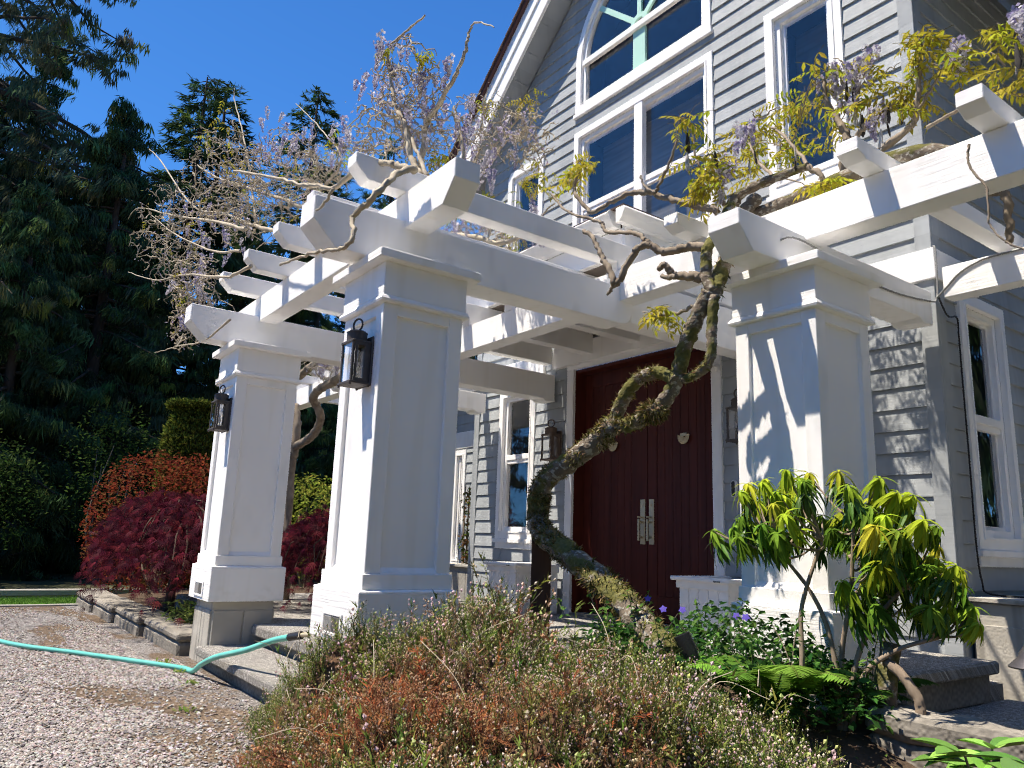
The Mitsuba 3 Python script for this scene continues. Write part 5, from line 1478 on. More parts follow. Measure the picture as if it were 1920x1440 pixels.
# ================================================================ THE WISTERIA
RIGHT = [
    ('trunk', [(2.695, 2.66, 0.507), (2.582, 2.685, 0.606), (2.437, 2.709, 0.686), (2.275, 2.734, 0.772), (2.046, 2.758, 0.87), (1.816, 2.783, 0.968), (1.626, 2.808, 1.039), (1.528, 2.834, 1.131), (1.483, 2.862, 1.244), (1.51, 2.889, 1.357), (1.615, 2.917, 1.44), (1.751, 2.945, 1.508), (1.881, 2.972, 1.594), (1.984, 3.0, 1.681)], (0.085, 0.072)),
    ('limb', [(1.963, 3.02, 1.685), (2.027, 3.02, 1.796), (2.104, 3.02, 1.885), (2.203, 3.02, 1.929), (2.304, 3.02, 1.937), (2.374, 3.02, 1.911), (2.434, 3.02, 1.864)], (0.05, 0.04)),
    ('limb', [(1.984, 3.0, 1.681), (2.101, 3.011, 1.67), (2.226, 3.022, 1.703), (2.322, 3.033, 1.759), (2.389, 3.044, 1.834), (2.425, 3.056, 1.927), (2.462, 3.067, 2.061), (2.513, 3.078, 2.172), (2.567, 3.089, 2.275), (2.606, 3.1, 2.34)], (0.05, 0.052)),
    ('limb', [(2.454, 3.06, 1.879), (2.518, 3.067, 1.891), (2.591, 3.073, 1.923), (2.626, 3.08, 1.99), (2.626, 3.087, 2.092), (2.63, 3.093, 2.209), (2.634, 3.1, 2.312)], (0.03, 0.036)),
    ('limb', [(2.612, 3.1, 2.302), (2.617, 3.139, 2.37), (2.588, 3.223, 2.489), (2.503, 3.38, 2.631), (2.453, 3.517, 2.781), (2.378, 3.722, 3.054), (2.423, 3.8, 3.169)], (0.052, 0.05)),
    ('limb', [(2.634, 3.1, 2.333), (2.584, 3.107, 2.425), (2.577, 3.113, 2.526), (2.584, 3.12, 2.605), (2.548, 3.247, 2.726), (2.477, 3.423, 2.931), (2.436, 3.55, 3.08)], (0.04, 0.034)),
    ('limb', [(2.275, 3.86, 3.13), (2.415, 3.86, 3.089), (2.726, 3.86, 3.095), (3.011, 3.86, 3.114), (3.245, 3.86, 3.117), (3.451, 3.86, 3.075), (3.584, 3.86, 2.998)], (0.06, 0.045)),
    ('limb', [(2.213, 3.84, 3.202), (2.274, 3.84, 3.262), (2.437, 3.84, 3.274), (2.628, 3.84, 3.272), (2.754, 3.84, 3.26)], (0.042, 0.03)),
    ('branch', [(2.584, 3.12, 2.605), (2.5, 3.093, 2.633), (2.416, 3.065, 2.629), (2.338, 3.038, 2.632), (2.262, 3.01, 2.686), (2.218, 2.982, 2.686), (2.16, 2.955, 2.628), (2.106, 2.927, 2.499), (2.087, 2.9, 2.469)], (0.026, 0.018)),
    ('branch', [(2.087, 2.9, 2.469), (2.041, 2.9, 2.582), (1.985, 2.9, 2.658), (1.937, 2.9, 2.749), (1.873, 2.9, 2.841), (1.808, 2.9, 2.893)], (0.02, 0.012)),
    ('branch', [(2.087, 2.9, 2.475), (2.048, 2.9, 2.434), (2.021, 2.9, 2.427)], (0.012, 0.006)),
    ('branch', [(2.284, 3.0, 2.674), (2.237, 3.01, 2.72), (2.159, 3.02, 2.787), (2.083, 3.03, 2.827), (1.878, 3.04, 2.9), (1.818, 3.05, 2.957), (1.792, 3.06, 2.998), (1.631, 3.07, 3.087), (1.462, 3.08, 3.182), (1.327, 3.09, 3.299), (1.235, 3.1, 3.404)], (0.016, 0.007)),
    ('branch', [(2.513, 3.3, 2.889), (2.49, 3.292, 2.911), (2.381, 3.283, 2.966), (2.299, 3.275, 3.017), (2.111, 3.267, 3.124), (2.061, 3.258, 3.161), (1.969, 3.25, 3.2), (1.858, 3.242, 3.23), (1.719, 3.233, 3.219), (1.535, 3.225, 3.208), (1.428, 3.217, 3.31), (1.35, 3.208, 3.424), (1.39, 3.2, 3.547)], (0.024, 0.012)),
    ('branch', [(2.098, 3.22, 3.135), (2.133, 3.22, 3.165), (2.199, 3.22, 3.256), (2.251, 3.22, 3.347), (2.286, 3.22, 3.413)], (0.012, 0.006)),
    ('branch', [(2.098, 3.22, 3.135), (2.021, 3.22, 3.207), (1.974, 3.22, 3.297)], (0.01, 0.006)),
    ('branch', [(2.557, 3.1, 2.425), (2.519, 3.076, 2.45), (2.422, 3.052, 2.467), (2.398, 3.028, 2.493), (2.381, 3.004, 2.532), (2.359, 2.98, 2.514)], (0.028, 0.016)),
    ('branch', [(2.478, 2.99, 2.437), (2.424, 2.99, 2.443), (2.366, 2.99, 2.471)], (0.016, 0.012)),
    ('branch', [(2.561, 3.1, 2.279), (2.521, 3.07, 2.273), (2.446, 3.04, 2.251), (2.362, 3.01, 2.245), (2.315, 2.98, 2.228), (2.263, 2.95, 2.224)], (0.013, 0.004)),
    ('branch', [(2.417, 2.95, 2.22), (2.343, 2.95, 2.249), (2.263, 2.95, 2.276)], (0.005, 0.003)),
    ('branch', [(2.934, 3.9, 3.148), (2.977, 3.9, 3.332), (2.936, 3.9, 3.488), (2.86, 3.9, 3.664), (2.85, 3.9, 3.812)], (0.03, 0.012)),
    ('branch', [(3.001, 3.9, 3.339), (3.078, 3.9, 3.389), (3.206, 3.9, 3.446), (3.298, 3.9, 3.468)], (0.018, 0.008)),
    ('branch', [(3.129, 3.9, 3.202), (3.313, 3.9, 3.267), (3.37, 3.9, 3.337), (3.391, 3.9, 3.471), (3.412, 3.9, 3.653), (3.415, 3.9, 3.816)], (0.022, 0.008)),
    ('branch', [(3.371, 3.9, 3.352), (3.469, 3.9, 3.463), (3.588, 3.9, 3.606)], (0.01, 0.005)),
    ('branch', [(3.485, 3.75, 3.15), (3.596, 3.75, 3.173), (3.722, 3.75, 3.186), (3.839, 3.75, 3.172), (3.934, 3.75, 3.111)], (0.01, 0.007)),
    ('branch', [(2.754, 3.84, 3.26), (2.837, 3.84, 3.166), (2.849, 3.84, 3.06)], (0.02, 0.012)),
    ('branch', [(2.771, 3.84, 3.233), (2.587, 4.027, 3.472), (2.335, 4.213, 3.801), (2.103, 4.4, 4.037)], (0.014, 0.006)),
    ('branch', [(2.332, 3.6, 3.086), (2.253, 3.6, 3.241), (2.128, 3.6, 3.438), (2.087, 3.6, 3.684)], (0.012, 0.006)),
    ('branch', [(2.534, 3.84, 3.266), (2.203, 4.12, 3.624), (1.917, 4.4, 4.012)], (0.012, 0.006)),
    ('branch', [(3.561, 4.2, 2.911), (3.647, 4.2, 2.872), (3.65, 4.2, 2.758), (3.643, 4.2, 2.599)], (0.026, 0.018)),
    ('branch', [(3.773, 3.5, 2.846), (3.761, 3.5, 2.772), (3.787, 3.5, 2.683), (3.825, 3.5, 2.612), (3.822, 3.5, 2.491), (3.827, 3.5, 2.427), (3.887, 3.5, 2.334), (3.963, 3.5, 2.275)], (0.006, 0.004)),
]
LEFT = [
    ('trunk', [(-3.313, 3.1, 0.282), (-3.424, 3.1, 1.117), (-3.458, 3.1, 1.752), (-3.389, 3.1, 1.944), (-3.402, 3.1, 2.255), (-3.51, 3.1, 2.475)], (0.06, 0.05)),
    ('limb', [(-3.38, 3.1, 1.974), (-2.813, 3.044, 2.018), (-2.468, 2.989, 2.089), (-2.269, 2.933, 2.19), (-2.269, 2.878, 2.294), (-2.23, 2.822, 2.353), (-1.962, 2.767, 2.391), (-1.616, 2.711, 2.386), (-1.239, 2.656, 2.372), (-0.816, 2.6, 2.403)], (0.045, 0.038)),
    ('limb', [(-3.755, 3.2, 2.875), (-3.424, 3.2, 2.928), (-3.107, 3.2, 2.965), (-2.657, 3.2, 2.985)], (0.05, 0.04)),
    ('branch', [(1.74, 1.75, 2.941), (1.929, 1.625, 2.829), (2.034, 1.5, 2.717), (2.228, 1.375, 2.561), (2.255, 1.294, 2.454), (2.189, 1.28, 2.42), (2.114, 1.266, 2.396), (2.175, 1.251, 2.291), (2.155, 1.237, 2.243), (2.06, 1.223, 2.248), (1.904, 1.209, 2.281), (1.664, 1.194, 2.318), (1.436, 1.18, 2.34)], (0.018, 0.006)),
    ('branch', [(1.642, 1.8, 2.996), (1.509, 1.767, 3.054), (1.452, 1.733, 3.086), (1.247, 1.7, 3.154), (1.099, 1.667, 3.14), (0.886, 1.633, 3.115), (0.671, 1.6, 3.207), (0.437, 1.567, 3.293), (-0.195, 1.533, 3.586), (-0.999, 1.5, 3.937)], (0.022, 0.01)),
    ('branch', [(1.624, 1.35, 2.748), (1.537, 1.35, 2.699), (1.407, 1.35, 2.7)], (0.009, 0.005)),
    ('branch', [(0.971, 2.2, 3.352), (0.87, 2.188, 3.465), (0.793, 2.175, 3.651), (0.738, 2.162, 3.833), (0.609, 2.15, 4.013), (0.522, 2.138, 4.265), (0.464, 2.125, 4.532), (0.754, 2.113, 4.516), (1.064, 2.1, 4.453)], (0.026, 0.006)),
    ('branch', [(0.739, 2.3, 3.495), (0.776, 2.3, 3.622), (0.803, 2.3, 3.835), (0.982, 2.3, 3.927), (1.146, 2.3, 4.013), (1.257, 2.3, 4.114), (1.3, 2.3, 4.209), (1.319, 2.3, 4.289), (1.401, 2.3, 4.297), (1.607, 2.3, 4.142)], (0.024, 0.004)),
    ('branch', [(1.045, 2.2, 3.323), (0.869, 2.2, 3.588), (0.653, 2.2, 3.886), (0.312, 2.2, 4.109), (0.006, 2.2, 4.298), (-0.402, 2.2, 4.32)], (0.016, 0.005)),
    ('branch', [(0.278, 2.9, 3.853), (0.326, 2.9, 4.019), (0.251, 2.9, 4.312), (0.13, 2.9, 4.538)], (0.018, 0.007)),
    ('branch', [(-0.302, 3.5, 4.304), (-0.135, 3.5, 4.369), (0.025, 3.5, 4.458), (0.377, 3.5, 4.456), (0.518, 3.5, 4.59)], (0.014, 0.006)),
    ('branch', [(-0.135, 3.5, 4.369), (0.06, 3.5, 4.547), (0.292, 3.5, 4.621), (0.515, 3.5, 4.641)], (0.01, 0.005)),
    ('branch', [(-0.288, 2.2, 3.203), (-1.079, 2.117, 3.566), (-2.105, 2.033, 3.954), (-3.079, 1.95, 4.405), (-4.353, 1.867, 4.925), (-6.607, 1.783, 6.429), (-7.186, 1.7, 6.82)], (0.024, 0.007)),
    ('branch', [(-1.377, 2.4, 3.953), (-2.315, 2.275, 4.417), (-3.587, 2.15, 5.01), (-4.143, 2.025, 5.288), (-4.516, 1.9, 5.539)], (0.022, 0.01)),
    ('branch', [(-1.226, 1.7, 3.546), (-2.411, 1.7, 4.016), (-4.34, 1.7, 4.73), (-7.404, 1.7, 5.908), (-8.404, 1.7, 6.066)], (0.018, 0.006)),
    ('branch', [(-0.227, 1.5, 2.877), (-0.935, 1.5, 2.985), (-2.322, 1.5, 3.383), (-3.96, 1.5, 3.762), (-6.05, 1.5, 4.43)], (0.014, 0.005)),
    ('branch', [(-0.937, 1.6, 3.239), (-1.828, 1.6, 3.505), (-3.639, 1.6, 4.237), (-5.65, 1.6, 5.185)], (0.012, 0.005)),
    ('branch', [(-0.631, 1.5, 2.564), (-1.377, 1.5, 2.542), (-2.381, 1.5, 2.684), (-3.379, 1.5, 2.802)], (0.009, 0.004)),
    ('branch', [(-2.71, 2.2, 4.23), (-3.13, 2.2, 4.951), (-3.697, 2.2, 5.733), (-4.281, 2.2, 6.446), (-4.368, 2.2, 6.681)], (0.014, 0.005)),
    ('branch', [(-1.927, 2.4, 3.971), (-1.43, 2.4, 4.189), (-0.965, 2.4, 4.33), (-1.597, 2.4, 4.933), (-2.416, 2.4, 5.59)], (0.014, 0.005)),
    ('branch', [(-0.696, 3.4, 3.801), (-0.227, 3.4, 3.626), (0.113, 3.4, 3.471), (0.346, 3.4, 3.423), (0.528, 3.4, 3.411)], (0.03, 0.014)),
    ('branch', [(0.367, 3.6, 3.566), (0.506, 3.6, 3.662), (0.643, 3.6, 3.707)], (0.01, 0.006)),
]
R_LEAF = [
    (2.30, 3.30, 3.56, 0.15, 0.13),
    (2.30, 3.40, 3.37, 0.14, 0.09),
    (2.36, 3.50, 3.24, 0.12, 0.14),
    (1.92, 4.40, 3.99, 0.26, 0.15),
    (2.12, 4.45, 4.09, 0.26, 0.15),
    (2.37, 4.40, 4.06, 0.23, 0.17),
    (2.85, 3.90, 3.85, 0.19, 0.17),
    (3.04, 3.90, 3.77, 0.16, 0.11),
    (3.15, 3.90, 3.61, 0.16, 0.11),
    (3.30, 3.90, 3.53, 0.14, 0.11),
    (3.45, 3.90, 3.63, 0.16, 0.09),
    (3.58, 3.90, 3.53, 0.15, 0.07),
    (3.35, 3.90, 3.42, 0.10, 0.10),
    (2.23, 4.40, 3.75, 0.21, 0.13),
    (2.47, 4.40, 3.73, 0.18, 0.14),
    (2.44, 3.30, 3.08, 0.10, 0.13),
    (1.46, 3.20, 3.59, 0.10, 0.08),
    (3.43, 3.90, 3.76, 0.09, 0.04),
    (1.14, 3.30, 3.61, 0.14, 0.12),
    (2.40, 2.95, 2.23, 0.06, 0.06),
    (2.91, 3.75, 3.07, 0.10, 0.04),
    (3.90, 3.70, 3.19, 0.09, 0.09),
    (3.88, 3.70, 3.45, 0.10, 0.10),
    (2.38, 3.30, 3.12, 0.08, 0.12),
    (1.94, 4.30, 3.75, 0.17, 0.13),
    (2.02, 4.40, 4.14, 0.20, 0.13),
    (2.93, 3.90, 3.60, 0.16, 0.15),
]
R_FLOW = [
    (2.36, 3.60, 3.38, 0.09, 0.13),
    (2.90, 3.90, 3.82, 0.11, 0.09),
    (3.03, 3.90, 3.68, 0.11, 0.15),
    (3.12, 3.90, 3.78, 0.13, 0.09),
    (2.41, 3.70, 3.58, 0.07, 0.07),
    (3.61, 3.90, 3.59, 0.07, 0.04),
    (2.38, 3.50, 3.27, 0.07, 0.11),
    (3.14, 3.90, 3.44, 0.09, 0.07),
    (3.98, 3.60, 3.40, 0.06, 0.06),
]
R_POD = [
    (2.31, 3.30, 3.39, 0.03, 0.10),
    (2.46, 3.70, 3.37, 0.05, 0.09),
    (3.05, 3.90, 3.44, 0.04, 0.14),
    (3.20, 3.90, 3.35, 0.05, 0.09),
    (3.29, 3.90, 3.41, 0.07, 0.07),
    (3.01, 3.90, 3.66, 0.03, 0.09),
    (3.97, 3.60, 3.22, 0.02, 0.09),
    (2.68, 3.80, 3.35, 0.04, 0.07),
    (2.42, 3.40, 3.25, 0.03, 0.10),
]
L_TWIG = [
    (-4.19, 1.70, 4.44, 0.71, 0.71),
    (-3.07, 1.90, 4.83, 0.65, 0.65),
    (-2.14, 2.20, 4.57, 0.65, 0.47),
    (-2.50, 1.60, 3.32, 0.40, 0.40),
    (-2.42, 2.00, 4.19, 0.65, 0.36),
    (0.65, 2.20, 4.05, 0.39, 0.49),
    (0.09, 3.20, 4.42, 0.46, 0.34),
    (0.15, 2.20, 3.98, 0.30, 0.30),
    (-1.19, 2.30, 4.23, 0.42, 0.31),
    (-2.56, 1.60, 3.00, 0.28, 0.34),
    (0.59, 3.40, 4.18, 0.27, 0.27),
    (0.63, 2.40, 3.89, 0.33, 0.33),
    (-2.28, 3.00, 2.71, 0.34, 0.17),
    (-2.04, 4.50, 4.70, 0.45, 0.26),
    (-1.21, 4.50, 4.24, 0.27, 0.18),
]
L_LEAF = [
    (-4.08, 2.00, 5.94, 0.22, 0.45),
    (-4.41, 1.90, 5.86, 0.15, 0.15),
    (-4.23, 1.70, 4.52, 0.57, 0.57),
    (-3.37, 2.00, 5.24, 0.41, 0.34),
    (0.36, 3.50, 4.74, 0.17, 0.12),
    (0.00, 3.30, 4.76, 0.15, 0.10),
    (-2.75, 2.10, 4.77, 0.44, 0.25),
    (-2.39, 2.20, 4.30, 0.48, 0.24),
    (-2.68, 1.60, 3.25, 0.29, 0.41),
    (0.94, 2.20, 4.24, 0.10, 0.08),
    (0.63, 2.50, 3.71, 0.12, 0.06),
    (0.33, 3.40, 3.76, 0.27, 0.18),
    (0.69, 3.50, 3.80, 0.20, 0.18),
    (0.29, 3.60, 3.59, 0.23, 0.18),
    (-2.14, 2.40, 4.81, 0.36, 0.24),
    (0.45, 2.10, 4.51, 0.07, 0.07),
    (0.61, 3.40, 3.89, 0.13, 0.13),
    (0.30, 3.20, 3.75, 0.09, 0.09),
    (-0.73, 2.30, 4.30, 0.20, 0.20),
    (-2.10, 4.50, 4.69, 0.39, 0.26),
    (-1.06, 4.40, 4.14, 0.23, 0.14),
    (-2.48, 4.50, 4.96, 0.27, 0.20),
]
L_FLOW = [
    (0.65, 2.20, 4.10, 0.29, 0.33),
    (0.46, 2.10, 4.46, 0.17, 0.22),
    (0.91, 2.30, 4.22, 0.16, 0.16),
    (0.23, 2.90, 4.34, 0.23, 0.28),
    (0.10, 3.20, 4.32, 0.29, 0.29),
    (0.44, 3.10, 3.86, 0.08, 0.18),
    (-0.62, 2.30, 4.30, 0.25, 0.20),
    (-3.02, 2.30, 5.40, 0.40, 0.40),
    (-2.17, 2.40, 4.95, 0.36, 0.30),
    (-2.44, 1.60, 3.19, 0.28, 0.45),
    (0.29, 3.40, 4.41, 0.29, 0.29),
    (-3.25, 1.90, 4.26, 0.58, 0.39),
    (-0.10, 3.20, 3.70, 0.28, 0.14),
    (0.44, 3.60, 3.49, 0.14, 0.11),
    (0.29, 2.10, 4.37, 0.18, 0.18),
    (-2.29, 3.00, 2.77, 0.23, 0.14),
    (0.49, 3.50, 3.64, 0.13, 0.18),
    (0.20, 3.00, 3.87, 0.09, 0.18),
    (0.66, 2.30, 3.84, 0.24, 0.20),
    (-2.10, 4.50, 4.76, 0.39, 0.23),
]
rg = np.random.default_rng(101)


def compound_leaf(rg, pairs=5):
    ts = []
    n = 9
    s = np.linspace(0, 1, n)
    path = np.c_[s, 0 * s, 0.10 * s - 0.42 * s**2]
    for i in range(pairs):
        u = 0.25 + 0.68 * i / (pairs - 1)
        p = [np.interp(u, s, path[:, j]) for j in range(3)]
        L = 0.34 * (1.05 - 0.35 * u)
        for sd in (-1, 1):
            ts.append(xf(leaf_tmpl(L, 0.36 * L, 0.15, 0.2, 2), Rz(sd * rg.uniform(0.85, 1.25)) @ Ry(rg.uniform(0.25, 0.75)), t=p))
    ts.append(xf(leaf_tmpl(0.3, 0.10, 0.2, 0.2, 2), Ry(0.7), t=path[-1]))
    rach = tube(path, 0.008, 3, cap=False)
    ts.append((rach.vertices, rach.faces))
    return merge_tmpl(ts), len(rach.vertices)


def raceme(rg, n=54, bare=0.0):
    """hanging flower cluster of unit length"""
    ts, ks = [], []
    ax = tube(np.c_[0.03 * np.sin(np.linspace(0, 2, 6)), 0 * np.linspace(0, 1, 6), -np.linspace(0, 1, 6)], 0.012, 3, cap=False)
    ts.append((ax.vertices, ax.faces)); ks += [0] * len(ax.vertices)
    for i in range(n):
        t = rg.uniform(0.08, 1.0) if rg.uniform() > bare else rg.uniform(0.5, 1)
        r = 0.20 * (1.08 - t) + 0.03
        a = rg.uniform(0, 6.28)
        p = np.array([r * math.cos(a) * rg.uniform(0.6, 1.1), r * math.sin(a) * rg.uniform(0.6, 1.1), -t])
        s = rg.uniform(0.06, 0.11) * (1.15 - 0.5 * t)
        q = np.array([[-s, 0, 0], [0, -0.35 * s, 0.9 * s], [s, 0, 0], [0, 0.3 * s, -0.8 * s]])
        ts.append((q @ (Rz(a + 1.57) @ Rx(rg.uniform(-0.6, 0.6))).T + p, np.array([[0, 1, 2], [0, 2, 3]])))
        ks += [1 if rg.uniform() < 0.6 else 2] * 4
    return merge_tmpl(ts), np.array(ks)


def pod():
    z = np.linspace(0, 1, 8)
    w = np.array([0.03, 0.05, 0.07, 0.10, 0.085, 0.115, 0.09, 0.01])
    v = []
    for zz, ww in zip(z, w):
        for a in np.arange(6) * np.pi / 3:
            v.append([ww * math.cos(a), 0.35 * ww * math.sin(a), -zz])
    f = []
    for i in range(7):
        for j in range(6):
            a, b, c_, d_ = i * 6 + j, i * 6 + (j + 1) % 6, (i + 1) * 6 + (j + 1) % 6, (i + 1) * 6 + j
            f += [[a, b, c_], [a, c_, d_]]
    return trimesh.Trimesh(v, f, process=False)


CL = []
for i in range(5):
    (v_, f_), nr = compound_leaf(rg, rg.integers(4, 6))
    base = [((0.46, 0.45, 0.045), (0.40, 0.36, 0.04)), ((0.40, 0.44, 0.035), (0.50, 0.42, 0.04)), ((0.36, 0.28, 0.05), (0.46, 0.40, 0.06)), ((0.28, 0.38, 0.04), (0.44, 0.46, 0.04)), ((0.50, 0.47, 0.05), (0.42, 0.35, 0.045))][i]
    cc = np.clip(np.array(base[0]) + (np.array(base[1]) - base[0]) * np.clip(v_[:, :1] + rg.normal(0, 0.15, (len(v_), 1)), 0, 1), 0.003, 1)
    cc[-nr:] = (0.22, 0.17, 0.06)
    CL.append((trimesh.Trimesh(v_, f_, process=False), cc))
RC = []
for i in range(4):
    (v_, f_), kd = raceme(rg, 60, 0.3 * (i % 2))
    pal = np.array([[0.16, 0.14, 0.08], [[0.38, 0.34, 0.52], [0.46, 0.42, 0.55], [0.34, 0.31, 0.48], [0.54, 0.51, 0.56]][i], [0.66, 0.64, 0.68]])
    RC.append((trimesh.Trimesh(v_, f_, process=False), pal[kd] * (1 + rg.normal(0, 0.06, (len(kd), 1)))))
leaf_ply = [mikit.ply(m_, 'leaf', color=np.clip(c_, 0.003, 1)) for m_, c_ in CL]
rac_ply = [mikit.ply(m_, 'petal', color=np.clip(c_, 0.003, 1)) for m_, c_ in RC]
mat('pod_grey', mikit.proc(lambda p, n, uv: mix((0.34, 0.32, 0.29), (0.55, 0.53, 0.49), fbm(p.x * 40, p.y * 40, p.z * 30, 2))), 0.7, 0.2)
mat('pod_dark', (0.05, 0.045, 0.04), 0.8, 0.2)
pod_ply = [mikit.ply(pod(), 'pod_grey', smooth=True), mikit.ply(pod(), 'pod_dark', smooth=True)]


def place_copy(parent, name, ply, R, s, p):
    M = np.eye(4)
    M[:3, :3] = np.asarray(R) * s
    M[:3, 3] = p
    key = key_for(f'{parent}__{name}')
    scene[key] = {**ply, 'to_world': T(M.tolist())}
    return key


def blob_pts(b, n, rg, deep=0.7):
    d = rand_dirs(n, rg) * (rg.uniform(0, 1, (n, 1)) ** (1 / 2.2))
    return np.array(b[:3]) + d * np.array([b[3], b[3] * deep, b[4]])


def grow(points, blobs, per, rg, r0=0.0045, r1=0.0016, jit=0.05, scale=1.0):
    """twigs that branch off what has grown so far towards random points of the blobs"""
    pool = [np.asarray(points, float)]
    out = []
    tips = []
    for b in blobs:
        targets = blob_pts(b, int(per * (b[3] * b[4] / 0.06) ** 0.5), rg)
        allp = np.vstack(pool)
        order = np.argsort(np.linalg.norm(targets[:, None] - allp[None, ::3], axis=2).min(axis=1))
        for e in targets[order]:
            allp = np.vstack(pool)
            d = np.linalg.norm(allp - e, axis=1)
            near = np.argsort(d)[:12]
            s = allp[near[rg.integers(0, len(near))]]
            L = np.linalg.norm(e - s)
            if L < 0.03: continue
            if L > 0.6: e = s + (e - s) * 0.6 / L; L = 0.6
            t = np.linspace(0, 1, 6)[:, None]
            w = s + (e - s) * t
            w[1:] += rg.normal(0, jit * L + 0.006, (5, 3)) * t[1:]
            w[:, 2] += 0.10 * L * np.sin(np.pi * t[:, 0]) * rg.uniform(-0.6, 1.2)
            pth = smooth_path(w, 2)
            out.append(tube(pth, np.linspace(r0 * rg.uniform(0.7, 1.3), r1, len(pth)), 4, cap=False))
            pool.append(pth[2:])
            tips.append(pth[-1])
    return out, np.array(tips)


def build_vine(key, polys, bark, limb_bark):
    pts = []
    for kind, P_, (ra, rb) in polys:
        P_ = smooth_path(P_, 6)
        n = len(P_)
        if kind == 'branch': P_ = P_ + rg.normal(0, 0.0035, P_.shape) * min(1, ra / 0.012)
        rad = np.linspace(ra, rb, n) * (0.82 if bark == 'mossy_bark' and kind != 'branch' else 1.0)
        rad = rad * (1 + 0.10 * np.sin(np.arange(n) * 1.7 + ra * 100) * (0.7 if kind != 'branch' else 1.0))
        if kind == 'trunk': rad[:6] *= np.linspace(1.25, 1.0, 6)
        put(kind, tube(P_, rad, 12 if kind != 'branch' else 7, 0.07, rg=rg), bark if kind != 'branch' else limb_bark, key, smooth=True)
        pts.append(P_)
    return np.vstack(pts)


# -- the old mossy vine on the right
vine = thing('wisteria', 'old wisteria with a twisted mossy trunk crossing before the red doors, bronze leaves above', 'wisteria')
rp = build_vine(vine, RIGHT, 'mossy_bark', 'vine_bark')
tw, tips = grow(np.vstack([np.array(p[1]) for p in RIGHT if p[0] == 'branch']), R_LEAF, 9, rg)
put('twigs', cat(tw), 'vine_bark', vine, kind='stuff')
for b in R_LEAF:
    for p in blob_pts(b, 11, rg):
        a = rg.uniform(0, 6.28)
        R = Rz(a) @ Ry(rg.uniform(-0.3, 0.5)) @ Rx(rg.normal(0, 0.5))
        s = rg.uniform(0.13, 0.23)
        place_copy(vine, 'compound_leaf', leaf_ply[rg.integers(0, 5)], R, s, p - R @ np.array([0.4, 0, 0]) * s)
for b in R_FLOW:
    for p in blob_pts(b, 7, rg):
        place_copy(vine, 'flower_cluster', rac_ply[rg.integers(0, 4)], Rz(rg.uniform(0, 6.28)) @ Rx(rg.normal(0, 0.15)), rg.uniform(0.10, 0.17), p + [0, 0, 0.05])
for b in R_POD:
    for p in blob_pts(b, 3, rg):
        place_copy(vine, 'seed_pod', pod_ply[0 if rg.uniform() < 0.65 else 1], Rz(rg.uniform(0, 6.28)) @ Rx(rg.normal(0, 0.12)), rg.uniform(0.10, 0.15), p + [0, 0, 0.05])
# moss tufts on trunk and limbs
mp, md = [], []
for (kind, P_, (ra, rb)), (a0, a1, cnt) in zip(RIGHT[:5], ((0.0, 1.0, 7500), (0.05, 0.70, 600), (0.0, 0.22, 900), (0, 0.5, 150), (0, 0.6, 150))):
    P_ = smooth_path(P_, 6)
    n = len(P_)
    u = rg.uniform(a0, a1, cnt) * (n - 1)
    c_ = np.c_[[np.interp(u, np.arange(n), P_[:, j]) for j in range(3)]].T
    t_ = np.gradient(P_, axis=0)
    t_ = np.c_[[np.interp(u, np.arange(n), t_[:, j]) for j in range(3)]].T
    t_ /= np.linalg.norm(t_, axis=1, keepdims=True)
    d = rand_dirs(cnt, rg)
    d -= t_ * (d * t_).sum(1, keepdims=True)
    d /= np.linalg.norm(d, axis=1, keepdims=True)
    g_ = np.asarray(mfbm(c_ * 9 + d * 0.6)).reshape(-1)
    g_ = (g_ - g_.mean()) / g_.std()
    sel = g_ + 0.5 * d[:, 2] > -0.1
    rad = np.interp(u, np.arange(n), np.linspace(ra, rb, n)) * 0.82
    mp.append((c_ + d * rad[:, None] * 0.97)[sel]); md.append((d + [0, 0, -0.35] + rg.normal(0, 0.4, d.shape))[sel])
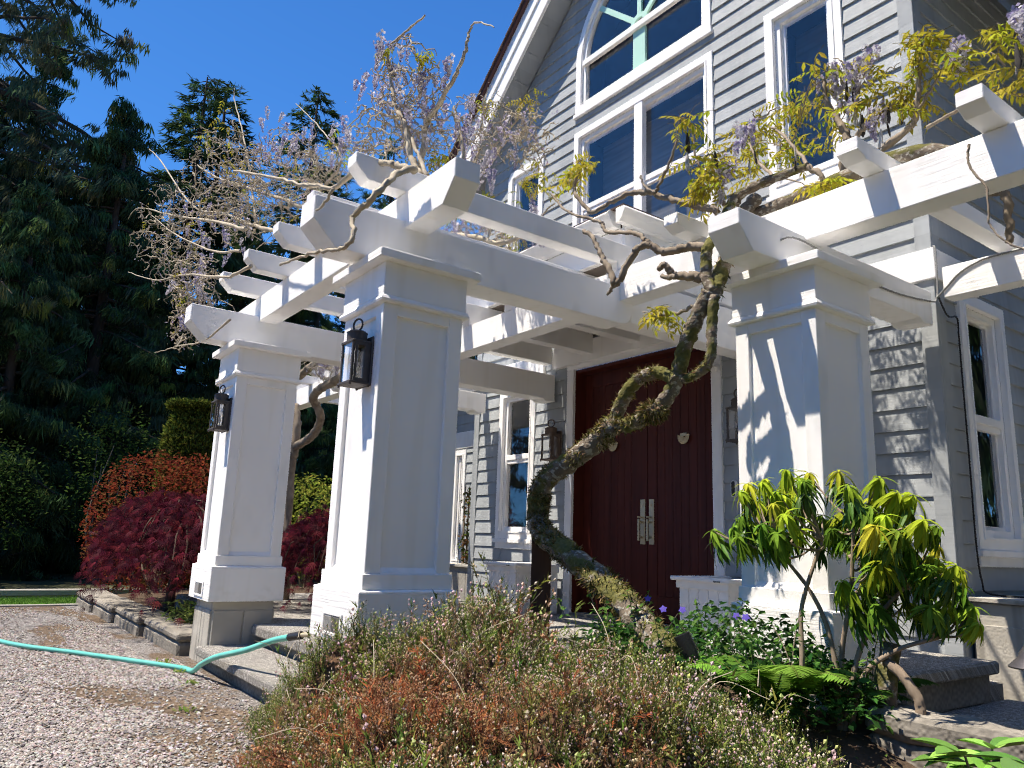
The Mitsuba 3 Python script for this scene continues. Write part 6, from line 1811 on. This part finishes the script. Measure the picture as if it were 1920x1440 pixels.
# the shaggy knot where the limbs part
kn = np.array(RIGHT[2][1])[2:4].mean(axis=0) + [0, -0.01, -0.01]
d = rand_dirs(1700, rg)
mp.append(kn + d * np.array([0.10, 0.065, 0.06]) * rg.uniform(0.5, 1, (1700, 1))); md.append(d + [0, 0, -0.5] + rg.normal(0, 0.3, d.shape))
mp, md = np.vstack(mp), np.vstack(md)
m, c = scatter((np.array([[-0.16, 0, 0], [0.16, 0, 0], [0.05, 0.12, 0.6], [0, 0.3, 1.0]]), np.array([[0, 1, 2], [0, 2, 3]])), mp, rot_from(md, rg.uniform(0, 6.28, len(mp))), rg.uniform(0.012, 0.036, len(mp)), vary(((0.085, 0.085, 0.018), (0.15, 0.125, 0.03), (0.22, 0.17, 0.08), (0.05, 0.05, 0.015), (0.26, 0.20, 0.11)), len(mp), rg, 0.25))
put('moss', m, 'leaf_matte', vine, color=c, kind='stuff')
put('knot', trimesh.creation.icosphere(3, 1.0).apply_transform(np.diag([0.075, 0.05, 0.045, 1])).apply_translation(kn), 'mossy_bark', vine, smooth=True)

# -- the other vine, rising behind the far column and spreading over the front of the pergola
vine2 = thing('wisteria', 'wisteria of pale bare twigs and lilac flowers sprawling over the left front of the pergola', 'wisteria')
build_vine(vine2, LEFT, 'vine_bark', 'twig_pale')
tw, tips = grow(np.vstack([smooth_path(p[1], 5) for p in LEFT if p[0] == 'branch']), L_TWIG, 125, rg, 0.0066, 0.0026, 0.08)
put('twigs', cat(tw), 'twig_pale', vine2, kind='stuff')
for b in L_LEAF:
    for p in blob_pts(b, 9, rg):
        R = Rz(rg.uniform(0, 6.28)) @ Ry(rg.uniform(-0.2, 0.7)) @ Rx(rg.normal(0, 0.5))
        s = rg.uniform(0.09, 0.17)
        place_copy(vine2, 'compound_leaf', leaf_ply[rg.integers(0, 5)], R, s, p - R @ np.array([0.4, 0, 0]) * s)
nfl = 0
for b in L_FLOW:
    w = max(3, int(11 * (b[3] * b[4] / 0.04) ** 0.5))
    for p in blob_pts(b, w, rg):
        if nfl >= 290: break
        nfl += 1
        place_copy(vine2, 'flower_cluster', rac_ply[rg.integers(0, 4)], Rz(rg.uniform(0, 6.28)) @ Rx(rg.normal(0, 0.25)), rg.uniform(0.09, 0.17), p + [0, 0, 0.05])
# small pale buds and withered leaf scraps along the twigs
sel = tips[rg.integers(0, len(tips), 2600)] + rg.normal(0, 0.035, (2600, 3))
m, c = scatter(leaf_tmpl(1, 0.4, 0.4, 0.3, 2), sel, rot_from(rand_dirs(len(sel), rg), rg.uniform(0, 6.28, len(sel))), rg.uniform(0.014, 0.038, len(sel)), vary(((0.42, 0.38, 0.26), (0.50, 0.46, 0.36), (0.34, 0.33, 0.12), (0.44, 0.38, 0.52), (0.52, 0.47, 0.62)), len(sel), rg, 0.15))
put('buds', m, 'leaf', vine2, color=c, kind='stuff')
